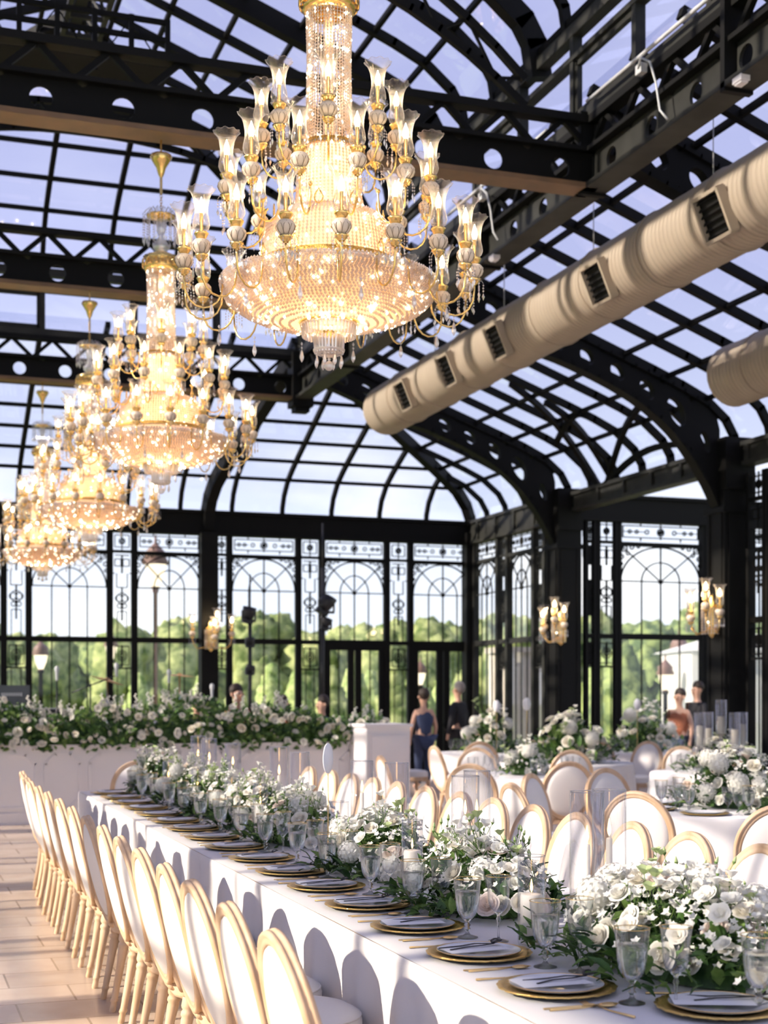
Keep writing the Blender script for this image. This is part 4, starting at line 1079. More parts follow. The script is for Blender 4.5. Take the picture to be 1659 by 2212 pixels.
def leaf_q(q, p, d, nrm, l, w):
    d = d.normalized(); s = d.cross(nrm)
    if s.length < 1e-3: s = d.orthogonal()
    s.normalize(); nn = s.cross(d)
    pts = []
    for (u, ww, dz) in ((0, .12, 0), (.3, .9, .06), (.62, .85, .05), (1, .05, -.12)):
        c = p + d * (l * u) + nn * (l * dz); pts += [c - s * (w * ww / 2) + nn * (w * .12), c, c + s * (w * ww / 2) + nn * (w * .12)]
    fs = []
    for j in range(3):
        for i in range(2): fs.append((j * 3 + i, j * 3 + i + 1, (j + 1) * 3 + i + 1, (j + 1) * 3 + i))
    q.add([tuple(x) for x in pts], fs, True)
def arrangement(c, ly, wx, h, nb, seed, name, label, group=None, z=TZ, leaves=420, sc_=1., sprigs=10, tall=0, round_=False, mix=(7, 3, 2, 10, 2), bright=.25):
    rr = random.Random(seed); root = thing(name, label, 'flowers', (c[0], c[1], z + .002), 0, group)
    q = MB(); q2 = MB()
    def surf(f=1.):
        a = rr.uniform(0, 2 * PI); e = rr.uniform(0, 1) ** .7; r = math.sqrt(max(0, 1 - e * e)) * rr.uniform(.55, 1)
        sup = 1.0
        return Vector((wx / 2 * r * math.cos(a) * f, ly / 2 * (abs(r) ** .8) * math.sin(a) * f, .02 + h * e * f)), Vector((math.cos(a) * r / wx, math.sin(a) * r / ly * .6, (e + .15) / h * .35))
    for i in range(leaves):
        p, nr = surf(rr.uniform(.55, 1.02)); p.z *= .8
        if i < leaves * .35: p.z = rr.uniform(.005, h * .3); p.x = (wx / 2 * rr.uniform(.6, 1.08)) * (1 if rr.random() < .5 else -1) if rr.random() < .7 else p.x
        d = Vector((p.x / wx, p.y / ly * .5, rr.uniform(-.15, .5))) + Vector((rr.uniform(-.5, .5), rr.uniform(-.5, .5), rr.uniform(-.2, .4)))
        leaf_q(q if rr.random() > bright else q2, p, d, Vector((rr.uniform(-.4, .4), rr.uniform(-.4, .4), 1)), rr.uniform(.045, .095) * sc_, rr.uniform(.022, .042) * sc_)
    q.lathe([(.30, 0), (.28, h * .25), (.16, h * .42), (.01, h * .5)], 14); n0 = len(q.v) - 14 * 4
    for i in range(n0, len(q.v)): x, y, zz = q.v[i]; q.v[i] = (x * wx * .9, y * ly * .95, max(zz, .004))
    obj('foliage', q, M['leaf'], root, kind='stuff'); obj('bright_leaves', q2, M['leaf_light'], root, kind='stuff')
    kinds = ['white_rose'] * mix[0] + ['cream_rose'] * mix[1] + ['blush_rose'] * mix[2] + ['lisianthus'] * mix[3] + ['hydrangea'] * mix[4]
    placed = []
    for i in range(nb):
        kd = kinds[i % len(kinds)] if i >= 3 else ('hydrangea' if mix[4] else 'white_rose')
        rad = {'white_rose': .038, 'cream_rose': .043, 'blush_rose': .047, 'lisianthus': .030, 'hydrangea': .058}[kd] * rr.uniform(.85, 1.15) * sc_
        for tr in range(30):
            p, nr = surf(1.0)
            if p.z < rad * .8: p.z = rad * .8 + rr.uniform(0, .05)
            if kd == 'lisianthus': p.z += rr.uniform(0, .05)
            if all((p - pp).length > (rad + pr) * .80 for pp, pr in placed): break
        placed.append((p, rad))
        nr = nr.normalized() + Vector((rr.uniform(-.35, .35) - .25, rr.uniform(-.35, .35) - .2, rr.uniform(-.1, .3)))
        rq = nr.to_track_quat('Z', 'Y').to_euler()
        obj(kd, rr.choice(FL[kd]), None, root, tuple(p), rot=rq, scale=rad)
    if sc_ < 1.5:       # tiny filler flowers between the big heads
        q3 = MB()
        for k in range(int(nb * 9)):
            p, nr = surf(1.03); p.z += rr.uniform(0, .03); s3 = rr.uniform(.009, .017) * sc_; nr = (nr.normalized() + Vector((rr.uniform(-.6, .6), rr.uniform(-.6, .6), rr.uniform(-.2, .5)))).normalized(); t3 = nr.orthogonal().normalized(); b3 = nr.cross(t3)
            for j in range(5):
                e = t3 * math.cos(j * 1.2566) + b3 * math.sin(j * 1.2566); f = nr.cross(e)
                q3.add([tuple(x) for x in (p, p + e * s3 * .6 + f * s3 * .42 + nr * s3 * .3, p + e * s3 * 1.15 + nr * s3 * .5, p + e * s3 * .6 - f * s3 * .42 + nr * s3 * .3)], [(0, 1, 2, 3)], True)
        obj('filler_blossom', q3, M['petal_w'], root, kind='stuff')
    for i in range(sprigs):
        p, nr = surf(.8); p.z = max(p.z, h * .45); L_ = rr.uniform(.10, .19) * sc_ * (1 + tall); s_, b_ = SPR[i % 6]
        rot = (rr.uniform(-.35, .35), rr.uniform(-.35, .35), rr.uniform(0, 6))
        o = obj('bud_sprig', s_, None, root, tuple(p), rot=rot, scale=L_); obj('bud', b_, None, o, kind='stuff')
    return root
RUN = [(2.27, 3.80, 1.20, .60, .26, 66, 'big mixed white and blush arrangement at the near right end of the table'), (2.18, 5.12, .95, .54, .23, 46, 'second flower arrangement from the near end, around a large cream rose'),
       (2.17, 6.25, .85, .52, .25, 32, 'third flower arrangement from the near end of the long table'), (2.17, 7.75, .95, .50, .26, 32, 'fourth flower arrangement from the near end of the long table'),
       (2.17, 8.75, .60, .48, .28, 20, 'fifth small flower arrangement along the middle of the long table'), (2.17, 9.62, .85, .50, .27, 26, 'sixth flower arrangement from the near end of the long table'),
       (2.17, 10.65, .7, .50, .28, 20, 'seventh flower arrangement from the near end of the long table'), (2.17, 11.95, .75, .50, .33, 24, 'last flower arrangement at the far end of the long table')]
for i, (x, y, ly, wx, h, nb, lab) in enumerate(RUN):
    arrangement((x, y), ly, wx, h, nb, 20 + i, 'flower_arrangement', lab, 'flower arrangements along the long table', leaves=900 if i < 2 else 560, sprigs=18, bright=.45 if i == 3 else .3)

# ---- candles in glass cylinders ----
q = MB(); q.lathe([(.001, .002), (.057, .002), (.060, .01), (.060, .50), (.0575, .501)], 40); TALL = q.mesh('glass_cylinder', M['cyl_glass'])
q = MB(); q.tube([(.059 * math.cos(a), .059 * math.sin(a), .50) for a in [2 * PI * i / 40 for i in range(40)]], .0018, 5, True); TRIM = q.mesh('glass_rim', M['solid_glass'])
q = MB(); q.lathe([(.03, .005), (.03, .025), (.012, .03), (.0115, .31), (.009, .318), (.001, .319)], 14); q.lathe([(.0008, .318), (.0008, .33)], 4); TAPER = q.mesh('taper_candle', M['wax'])
q = MB(); q.lathe([(.001, .325), (.006, .335), (.0075, .347), (.004, .368), (.0006, .385)], 8); TFL = q.mesh('candle_flame', M['flame'])
q = MB(); q.lathe([(.001, .002), (.043, .002), (.046, .01), (.046, .30), (.0438, .301)], 36); HUR = q.mesh('glass_cylinder', M['cyl_glass'])
q = MB(); q.lathe([(.036, .008), (.037, .03), (.037, .165), (.034, .172), (.02, .170), (.001, .168)], 24); q.lathe([(.0009, .168), (.0009, .182)], 4); PILL = q.mesh('pillar_candle', M['wax'])
q = MB(); q.lathe([(.001, .178), (.004, .186), (.005, .195), (.003, .209), (.0005, .222)], 8); PFL = q.mesh('candle_flame', M['flame'])
def tallc(x, y, z, lab, s=1., grp='tall glass cylinders with taper candles on the long table'):
    r = thing('candle_cylinder', lab, 'candle holder', (x, y, z + .001), 0, grp)
    g_ = obj('glass_cylinder', TALL, None, r, scale=(1, 1, s)); obj('glass_rim', TRIM, None, g_); o = obj('taper_candle', TAPER, None, r, scale=(1, 1, s * R_.uniform(.9, 1.05))); obj('candle_flame', TFL, None, o)
def hurr(x, y, z, lab):
    r = thing('hurricane_candle', lab, 'candle holder', (x, y, z + .001), 0, 'short hurricane glasses with pillar candles on the long table')
    g_ = obj('glass_cylinder', HUR, None, r); obj('glass_rim', TRIM, None, g_, (0, 0, -.075), scale=(.76, .76, .75)); o = obj('pillar_candle', PILL, None, r); obj('candle_flame', PFL, None, o)
for i, (px, X, s, lab) in enumerate(((1268, 2.30, 1., 'left one of the nearest pair of tall glass candle cylinders'), (1316, 2.42, 1., 'right one of the nearest pair of tall glass candle cylinders'),
        (1005, 2.33, .98, 'tall glass candle cylinder, left of the second pair from the near end'), (1030, 2.46, 1., 'tall glass candle cylinder, right of the second pair from the near end'),
        (857, 2.38, 1., 'tall glass candle cylinder with taper, right of the third pair'), (782, 2.38, .97, 'tall glass candle cylinder with taper, left of the third pair'),
        (648, 2.38, .97, 'tall glass candle cylinder left of the oval number card'), (603, 2.38, 1., 'tall glass candle cylinder, sixth group from the near end'), (503, 2.38, .96, 'tall glass candle cylinder, seventh group from the near end'),
        (452, 2.38, .98, 'tall glass candle cylinder near the far end, right of two'), (428, 2.38, 1., 'tall glass candle cylinder near the far end, left of two'))):
    u = (px - CX) / F_; d = X / (SN + u * CS); tallc(X, d * (CS - u * SN), TZ, lab, s)
for X, Y, lab in ((2.03, 4.33, 'short hurricane glass with white pillar candle between the two nearest arrangements'), (2.12, 5.72, 'short hurricane glass with pillar candle, second from the near end'), (2.14, 6.82, 'short hurricane glass with pillar candle, third from the near end'),
                  (2.12, 8.36, 'short hurricane glass with pillar candle, fourth from the near end'), (2.12, 9.12, 'short hurricane glass with pillar candle, fifth from the near end'), (2.12, 10.2, 'short hurricane glass with pillar candle, sixth from the near end'), (2.12, 11.35, 'short hurricane glass with pillar candle nearest the far end')):
    hurr(X, Y, TZ, lab)
def number_card(x, y, z, h, lab, rz=.3):
    r = thing('table_number_card', lab, 'card', (x, y, z + .001), rz)
    q = MB(); q.lathe([(.03, 0), (.03, .008), (.004, .01), (.003, h - .08)], 10); obj('stand', q, M['gold'], r)
    q = MB(); q.lathe([(.001, -.003), (.98, -.003), (1, 0), (.98, .003), (.001, .003)], 28); q.v = [(a * .052, c, b_ * .082 + h) for a, b_, c in q.v]; obj('oval_card', q, M['paper'], r)
number_card(2.2, 7.22, TZ, .50, 'white oval number card on a stand above the long table flowers', .75)

# ================= round tables =================
def round_table(x, y, R, lab, ztxt):
    t = thing('round_table', 'round table under the cloth %s' % lab, 'table', (x, y, 0))
    q = MB(); q.lathe([(.001, .72), (R - .03, .72), (R - .03, .745), (.001, .745)], 32); obj('tabletop', q, M['wood'], t)
    q = MB(); q.lathe([(.28, 0), (.26, .03), (.04, .06), (.04, .72)], 14); obj('pedestal', q, M['black'], t)
    q = MB(); rr = random.Random(int(x * 10)); n = 150; rows = [0, .01, .03, .1, .2, .35, .5, .64, .745]
    vs = [(0, 0, .757)] + []; fs = []
    ph = rr.uniform(0, 6)
    for j, dz in enumerate(rows):
        for i in range(n):
            a = 2 * PI * i / n; f = .6 * math.sin(a * 15 + ph + .7 * math.sin(a * 3)) + .4 * math.sin(a * 26 + ph)
            r = R + (.008 if dz > 0 else 0) + .035 * min(1, dz / .5) * (f + .7) + .05 * dz
            vs.append((r * math.cos(a), r * math.sin(a), .757 - dz))
    for i in range(n): fs.append((0, 1 + i, 1 + (i + 1) % n))
    for j in range(len(rows) - 1):
        for i in range(n): fs.append((1 + j * n + i, 1 + (j + 1) * n + i, 1 + (j + 1) * n + (i + 1) % n, 1 + j * n + (i + 1) % n))
    q.add(vs, fs, True)
    obj('tablecloth', q, M['linen'], loc=(x, y, 0), label='white cloth on the round table %s' % lab, cat='tablecloth', group='round tablecloths')
q = MB(); q.lathe([(.03, .0), (.03, .003), (.005, .01), (.005, .06), (.02, .075), (.036, .10), (.041, .14), (.045, .19)], 14); FARG = q.mesh('water_goblet', M['glass'])
RT = [('A', 5.92, 9.05, .86, 'nearest on the right'), ('B', 6.3, 13.6, .8, 'in the middle distance, centre right'), ('C', 8.2, 18.9, .8, 'farthest back near the white bar'), ('D', 7.95, 15.95, .82, 'behind the big mound of white roses'), ('E', 8.55, 13.35, .78, 'that carries the glass candelabra'), ('F', 10.5, 18.5, .8, 'back right in front of the windows')]
for key, x, y, R, lab in RT:
    round_table(x, y, R, lab, '')
    n = 8 if key == 'A' else 7
    for k in range(n):
        a = 2 * PI * (k + .3) / n + .4
        if key == 'A':
            px_, py_ = x + (R - .2) * math.cos(a), y + (R - .2) * math.sin(a)
            obj('charger_plate', CHARGER, None, None, (px_, py_, .758), a + PI, 'gold charger on the round table nearest on the right', 'plate', 'chargers on the nearest round table')
            p2 = obj('dinner_plate', PLATE, None, None, (px_, py_, .7645), a + PI, 'dark rimmed dinner plate on the nearest round table', 'plate', 'plates on the nearest round table')
            p2['label'] = 'white dinner plate on the nearest round table at right'
            a2 = a - .3; water_goblet(x + (R - .30) * math.cos(a2), y + (R - .30) * math.sin(a2), .758, 'gold-rimmed goblet on the round table nearest on the right', 'goblets on the nearest round table')
        for j in (0, 1):
            a2 = a + .22 + j * .14; rr_ = R - .34 + j * .1
            obj('water_goblet', FARG, None, None, (x + rr_ * math.cos(a2), y + rr_ * math.sin(a2), .758), 0, 'clear goblet on the round table %s' % lab, 'glass', 'goblets on the round table %s' % lab)
arrangement((6.0, 9.2), .78, .80, .40, 30, 61, 'flower_centrepiece', 'green and white centrepiece on the nearest round table at right', z=.757, leaves=520, sc_=1.25, sprigs=8, mix=(7, 2, 1, 5, 3), bright=.15)
arrangement((5.98, 8.62), .4, .5, .22, 9, 62, 'flower_centrepiece', 'small low hydrangea cluster at the front of the nearest round table', z=.757, leaves=120, sc_=1.2, sprigs=0, mix=(2, 0, 0, 1, 3))
arrangement((7.85, 15.7), .95, 1.0, .58, 46, 63, 'flower_centrepiece', 'large loose mound of white roses on the middle round table', z=.757, leaves=420, sc_=1.7, sprigs=8, mix=(9, 3, 0, 5, 1), bright=.5)
arrangement((8.2, 18.9), .7, .75, .60, 26, 64, 'flower_centrepiece', 'bushy white centrepiece on the farthest table near the bar', z=.757, leaves=260, sc_=1.6, sprigs=6, mix=(7, 3, 0, 5, 2), bright=.4)
arrangement((10.5, 18.5), .9, 1.1, .60, 30, 65, 'flower_centrepiece', 'white centrepiece on the back right table before the windows', z=.757, leaves=260, sc_=1.7, sprigs=6, mix=(7, 3, 0, 5, 2), bright=.4)
arrangement((8.5, 13.3), .75, .9, .34, 24, 66, 'flower_centrepiece', 'low white flowers around the foot of the glass candelabra', z=.757, leaves=240, sc_=1.4, sprigs=5, mix=(7, 3, 0, 5, 2))
arrangement((6.3, 13.6), .5, .5, .26, 12, 67, 'flower_centrepiece', 'small white centrepiece on the centre right round table', z=.757, leaves=140, sc_=1.3, sprigs=3, mix=(5, 2, 0, 3, 2))
number_card(8.0, 18.2, .757, .68, 'white oval number card left of the farthest centrepiece', -.3)
number_card(7.6, 16.35, .757, .72, 'white oval number card behind the mound of white roses', -.3)
number_card(10.1, 18.0, .757, .70, 'white oval number card before the arched window at right', -.3)
# candelabra with five glass cylinders
cb = thing('glass_candelabra', 'crystal candelabra holding tall glass cylinders with pillar candles', 'candelabra', (8.42, 13.2, .758))
q = MB(); q.lathe([(.12, 0), (.11, .015), (.03, .03), (.02, .08), (.045, .12), (.02, .16), (.02, .24), (.04, .28), (.02, .32), (.02, .40), (.05, .42)], 16)
q.tube([(-.26, 0, .27), (-.18, 0, .2), (0, 0, .24), (.18, 0, .2), (.26, 0, .27)], .012, 6); q.tube([(0, -.26, .27), (0, -.18, .2), (0, 0, .24), (0, .18, .2), (0, .26, .27)], .012, 6)
for k in range(4):
    a = k * PI / 2; q.lathe([(.01, .26), (.07, .285), (.072, .29), (.01, .29)], 14, (.26 * math.cos(a), .26 * math.sin(a), 0))
    for j in range(10): b_ = j * PI / 5; q.octa((.26 * math.cos(a) + .07 * math.cos(b_), .26 * math.sin(a) + .07 * math.sin(b_), .25), .014, .03)
q.lathe([(.01, .40), (.07, .42), (.072, .425), (.01, .425)], 14)
obj('crystal_stand', q, M['crystal_c'], cb)
for (x, y, z) in ((.26, 0, .29), (-.26, 0, .29), (0, .26, .29), (0, -.26, .29), (0, 0, .425)):
    q = MB(); q.lathe([(.058, 0), (.06, .36), (.057, .36), (.055, .004), (.001, .004)], 24); o = obj('glass_cylinder', q, M['cyl_glass'], cb, (x, y, z))
    q = MB(); q.lathe([(.04, .005), (.04, .20), (.035, .205), (.001, .20)], 16); obj('pillar_candle', q, M['wax'], cb, (x, y, z), scale=(1, 1, R_.uniform(.85, 1.15)))
# chairs around the round tables, each facing its table
BC = [(4.73, 8.25, 'A', 'pale oval-back chair at the left front of the nearest round table'), (4.42, 9.15, 'A', 'oval-back chair on the left side of the nearest round table'), (4.95, 9.95, 'A', 'oval-back chair at the back left of the nearest round table'), (5.75, 10.4, 'A', 'oval-back chair behind the nearest round table, left of its flowers'), (6.7, 10.3, 'A', 'oval-back chair behind the flowers of the nearest round table'), (4.85, 7.07, 'A', 'pulled-out oval-back chair cut by the right edge of the photo'),
      (5.1, 12.0, 'B', 'shaded oval-back chair at the front left of the centre right table'), (6.0, 12.15, 'B', 'oval-back chair at the front of the centre right table'), (5.0, 13.6, 'B', 'oval-back chair at the left of the centre right table'), (6.4, 15.0, 'B', 'oval-back chair behind the centre right table'),
      (7.3, 14.6, 'D', 'oval-back chair in front of the mound of white roses'), (6.5, 16.0, 'D', 'oval-back chair left of the mound of white roses'), (9.3, 16.6, 'D', 'oval-back chair right of the mound of white roses'), (8.3, 17.35, 'D', 'oval-back chair behind the mound of white roses'),
      (7.5, 17.55, 'C', 'large looking oval-back chair in front of the farthest table, facing away'), (6.9, 18.8, 'C', 'oval-back chair beside the white bar, at the farthest table'), (9.4, 19.6, 'C', 'oval-back chair at the right of the farthest table'), (8.6, 20.2, 'C', 'oval-back chair behind the farthest table'),
      (7.95, 12.05, 'E', 'oval-back chair in front of the glass candelabra'), (9.4, 12.2, 'E', 'oval-back chair at the right front of the candelabra table'), (9.8, 13.9, 'E', 'oval-back chair right of the candelabra by the wide column'), (8.9, 14.65, 'E', 'oval-back chair behind the glass candelabra'),
      (9.4, 17.6, 'F', 'oval-back chair at the front left of the back right table'), (10.9, 17.1, 'F', 'oval-back chair in front of the back right table')]
TC = {k: (x, y) for k, x, y, R, l in RT}
for x, y, k, lab in BC:
    tx, ty = TC[k]; a = math.atan2(ty - y, tx - x); dd = math.hypot(tx - x, ty - y)
    chair(x + .06 * math.cos(a), y + .06 * math.sin(a), a + R_.uniform(-.12, .12), lab, None)
# white bar
bx = thing('white_bar', 'plain white upright bar counter at the right end of the stage', 'bar', (0, 0, 0))
A_ = onY(790, 17.2); B__ = onY(892, 17.2)
q = MB(); q.box(((A_.x + B__.x) / 2, 17.6, .59), (B__.x - A_.x - .06, .75, 1.18)); q.box(((A_.x + B__.x) / 2, 17.6, 1.2), (B__.x - A_.x, .82, .04)); obj('cabinet', q, M['white_paint'], bx)
q = MB(); q.box(((A_.x + B__.x) / 2, 17.21, .6), (B__.x - A_.x - .16, .02, .95)); obj('front_panel', q, M['white_paint'], bx)

# ================= stage =================
SY = 17.97; SZ = .36
st = thing('panelled_stage', 'long white panelled stage front below the hedge of flowers', 'stage', (0, 0, 0))
q = MB(); x0, x1 = -1.6, 5.98; q.box(((x0 + x1) / 2, SY + .2, .47), (x1 - x0, .4, .94)); q.box(((x0 + x1) / 2, SY + .2, .955), (x1 - x0 + .04, .46, .04)); q.box(((x0 + x1) / 2, SY - .01, .07), (x1 - x0 + .02, .04, .14)); obj('facing', q, M['white_paint'], st)
x = x0 + .15; i = 0
while x < x1 - .3:
    wd = 1.25 if i % 2 == 0 else .42; q = MB(); a, b_, z0, z1, c = x, min(x + wd, x1 - .1), .2, .86, .12
    pts = [(a + c, z0), (b_ - c, z0), (b_, z0 + c), (b_, z1 - c), (b_ - c, z1), (a + c, z1), (a, z1 - c), (a, z0 + c), (a + c, z0)]
    q.poly([(u, SY - .005, v) for u, v in pts], .035, .03, (0, 1, 0)); obj('panel_moulding', q, M['white_paint'], st); x += wd + .12; i += 1
q = MB(); q.box((2.4, 20.35, SZ / 2), (7.8, 3.9, SZ)); obj('stage_platform', q, M['suit'], label='dark low stage platform behind the white panelled front', cat='stage')
# hedge of flowers on the stage front
def hedge():
    root = thing('flower_hedge', 'long hedge of white roses and greenery along the stage front', 'flowers', (0, 0, 0)); rr = random.Random(77)
    q = MB(); q2 = MB(); x0, x1 = -1.4, 6.3
    def H(x): return 1.43 + .07 * math.sin(x * 2.1) + .05 * math.sin(x * 5.3 + 1) - (.22 * max(0, (x - 5.2)) if x > 5.2 else 0)
    for i in range(5200):
        x = rr.uniform(x0, x1); z = rr.uniform(.90, H(x)); y = SY + rr.uniform(-.14, .4) * (1.1 - .3 * (z - .9)); d = Vector((rr.uniform(-1, 1), rr.uniform(-1, .6), rr.uniform(-.4, 1)))
        leaf_q(q if rr.random() > .3 else q2, Vector((x, y, z)), d, Vector((rr.uniform(-1, 1), -1, rr.uniform(0, 1))), rr.uniform(.07, .13), rr.uniform(.035, .06))
    for i in range(26): x = x0 + (x1 - x0) * i / 26; q.sphere((x, SY + .16, 1.08), .2, 8, 6)
    obj('foliage', q, M['leaf'], root, kind='stuff'); obj('bright_leaves', q2, M['leaf_light'], root, kind='stuff')
    for k in range(100):
        x = x0 + (x1 - x0) * (k + rr.random()) / 100; z = rr.uniform(.96, H(x) + .03); kd = rr.choice(('white_rose', 'cream_rose', 'lisianthus', 'white_rose'))
        obj(kd, rr.choice(FL[kd]), None, root, (x, SY - .17 + .1 * max(0, z - 1.0) + rr.uniform(-.03, .06), z), rot=(PI / 2 + rr.uniform(-1.1, .5), rr.uniform(-.4, .4), rr.uniform(-.9, .9)), scale=rr.choice((.036, .045, .055, .066)) * rr.uniform(.85, 1.1))
    q = MB(); base = FL['lisianthus'][0]; bv = [v.co.copy() for v in base.vertices]; bf = [tuple(p.vertices) for p in base.polygons]
    for k in range(210):
        x = rr.uniform(x0, x1); z = rr.uniform(.98, H(x) + .06); Mx = Matrix.Translation((x, SY + rr.uniform(-.18, .25), z)) @ Matrix.Rotation(rr.uniform(.6, 1.9), 4, 'X') @ Matrix.Rotation(rr.uniform(0, 6), 4, 'Z') @ Matrix.Scale(rr.uniform(.03, .055), 4)
        q.add([tuple(Mx @ v) for v in bv], bf, True)
    for k in range(110):       # tall spikes of stock and snapdragon
        x = rr.uniform(x0, x1); z = H(x) - .1; l = rr.uniform(.14, .34); dx = rr.uniform(-.1, .1)
        for j in range(14):
            u = j / 14; a = j * 2.4; r = .030 * (1 - .7 * u); q.sphere((x + dx * u + r * math.cos(a), SY + .1 + r * math.sin(a), z + l * u), .024 * (1 - .5 * u), 6, 4)
    obj('small_blooms', q, M['petal_w'], root, kind='stuff')
    return root
hedge()
arrangement(( (A_.x + B__.x) / 2 + .35, 18.4), .35, .5, .25, 8, 70, 'flower_arrangement', 'small green and white sprig arrangement behind the white bar', z=1.02, leaves=80, sc_=1.2, sprigs=3) if False else None
# instruments and stands
def at(px, Y): return onY(px, Y)
dj = at(60, 19.3)
t_ = thing('keyboard_table', 'black equipment table on stage at the left edge', 'table', (dj.x - .3, 19.3, SZ))
q = MB(); q.box((0, 0, .92), (1.6, .55, .06)); q.box((.0, .0, .83), (1.5, .45, .04)); obj('tabletop', q, M['black'], t_)
for sx_ in (-.65, .65): q = MB(); q.bar((sx_ - .2, -.2, 0), (sx_ + .2, .2, .9), .05, .05); q.bar((sx_ + .2, -.2, 0), (sx_ - .2, .2, .9), .05, .05); obj('leg', q, M['black'], t_)
kb = thing('keyboard', 'long black keyboard lying on the stage table', 'keyboard', (dj.x - .1, 19.25, SZ + .952)); q = MB(); q.box((0, 0, .05), (1.15, .3, .09)); obj('case', q, M['black'], kb)
q = MB()
for k in range(30): q.box((-.52 + k * .036, -.09, .10), (.032, .12, .015))
obj('keys', q, M['white_paint'], kb)
lp = at(25, 19.15); l_ = thing('laptop_case', 'dark ribbed laptop case on a white stand at the left edge', 'laptop', (lp.x, 19.12, SZ + 1.04)); q = MB(); q.box((0, .02, .19), (.46, .04, .26)); obj('lid', q, M['screen'], l_); q = MB(); q.box((0, -.05, .03), (.52, .25, .06)); obj('base', q, M['grey'], l_)
q = MB()
for k in range(9): q.box((-.12 + k * .03, -.005, .2), (.018, .012, .04))
obj('light_keys', q, M['grey'], l_)
def stand(px, Y, h, lab, boom=False, py=None):
    p = at(px, Y); r = thing('microphone_stand', lab, 'stand', (p.x, Y, SZ)); q = MB(); q.tube([(0, 0, 0), (0, 0, h)], .012, 6)
    for k in range(3): a = 2 * PI * k / 3; q.tube([(0, 0, .12), (.28 * math.cos(a), .28 * math.sin(a), 0.01)], .009, 5)
    obj('pole', q, M['black'], r); q = MB()
    if boom: q.tube([(-.25, 0, h - .12), (.35, 0, h + .12)], .009, 5); obj('boom', q, M['black'], r); q = MB(); q.lathe([(.018, 0), (.022, .1), (.03, .13), (.03, .17), (.01, .19)], 10, (.35, 0, h + .1))
    else: q.lathe([(.016, 0), (.022, .1), (.03, .13), (.03, .17), (.01, .19)], 10, (0, 0, h))
    obj('microphone', q, M['grey'], r)
stand(123, 18.9, 1.42, 'straight microphone stand behind the flower hedge at far left'); stand(365, 19.6, 1.40, 'microphone stand behind the hedge beside the drum kit'); stand(195, 19.4, 1.38, 'boom microphone stand left of the drum kit', True); stand(458, 19.2, 1.2, 'short microphone stand just left of the end wall column')
dk = at(310, 20.3)
dr = thing('drum_kit', 'silver drum kit behind the flowers on the stage', 'drums', (dk.x, 20.3, SZ))
def drum(c, r, h, ax, nm):
    q = MB(); q.lathe([(.001, -h / 2), (r, -h / 2), (r, h / 2), (.001, h / 2)], 24); Rm = Matrix.Rotation(ax, 4, 'X'); q.xf(Matrix.Translation(c) @ Rm); o = obj(nm, q, M['drum'], dr)
    q = MB(); 
    for e in (-1, 1): q.lathe([(r + .001, e * h / 2 - .02), (r + .012, e * h / 2 - .02), (r + .012, e * h / 2 + .012), (r - .004, e * h / 2 + .012)], 24)
    q.xf(Matrix.Translation(c) @ Rm); obj('hoop', q, M['chrome'], o)
drum((0, 0, .28), .28, .4, PI / 2, 'bass_drum'); drum((-.2, .02, .72), .14, .2, .3, 'tom_drum'); drum((.2, .02, .72), .15, .22, .3, 'tom_drum'); drum((.5, .25, .42), .2, .34, .1, 'floor_tom'); drum((-.5, .3, .55), .17, .14, .1, 'snare_drum')
for px, py, Y, tl, lab in ((232, 1468, 20.0, .28, 'tilted bronze cymbal left of the drum kit'), (388, 1458, 21.3, .06, 'level bronze cymbal right of the drum kit')):
    d = (Y / (CS - (px - CX) / F_ * SN)); zc = EYE + (H0 - py) / F_ * d; p = at(px, Y)
    r = thing('cymbal_stand', lab, 'cymbal', (p.x, Y, SZ)); q = MB(); q.tube([(0, 0, .1), (0, 0, zc - SZ)], .012, 6)
    for k in range(3): a = 2 * PI * k / 3; q.tube([(0, 0, .2), (.25 * math.cos(a), .25 * math.sin(a), .005)], .01, 5)
    obj('pole', q, M['chrome'], r); q = MB(); q.lathe([(.24, -.015), (.1, .0), (.04, .006), (.03, .02), (.001, .03)], 28); q.xf(Matrix.Translation((0, 0, zc - SZ)) @ Matrix.Rotation(tl, 4, 'Y')); obj('cymbal', q, M['bronze'], r)
def light_stand(px, Y, items, top, lab):
    p = at(px, Y); d = Y / (CS - (px - CX) / F_ * SN); r = thing('light_stand', lab, 'light stand', (p.x, Y, SZ)); z0 = SZ
    q = MB(); q.tube([(0, 0, 0), (0, 0, top - z0)], .03, 8); q.tube([(0, 0, top - z0 - .1), (0, 0, top - z0 + .7)], .014, 6)
    for k in range(3): a = 2 * PI * k / 3 + .4; q.tube([(0, 0, .5), (.45 * math.cos(a), .45 * math.sin(a), .01)], .015, 5)
    obj('pole', q, M['black'], r)
    for (py, s, tl, ox) in items:
        z = EYE + (H0 - py) / F_ * d - z0; q = MB(); q.lathe([(.001, -.14), (.09, -.14), (.11, -.06), (.13, .02), (.14, .12), (.001, .12)], 16); q.box((0, 0, -.16), (.2, .16, .08)); q.xf(Matrix.Translation((ox, 0, z)) @ Matrix.Rotation(tl, 4, 'Y') @ Matrix.Scale(s, 4)); h_ = obj('spotlight', q, M['black'], r)
        q = MB(); 
        for e in (-1, 1): q.bar((ox + e * .13 * s, 0, z - .14 * s), (ox + e * .13 * s, 0, z + .06 * s), .02, .05)
        q.bar((ox - .14 * s, 0, z - .15 * s), (ox + .14 * s, 0, z - .15 * s), .02, .04); obj('yoke', q, M['black'], h_)
light_stand(540, 21.4, [(1325, .78, .2, -.02), (1385, .5, 0, 0), (1445, .5, .2, 0)], 2.75, 'black spotlight on a tall pole before the centre arched window')
light_stand(697, 21.5, [(1303, .95, .5, .06), (1345, .6, .4, .06)], 3.6, 'pair of black spotlights on a tall pole by the first door')
spk = at(0, 1)
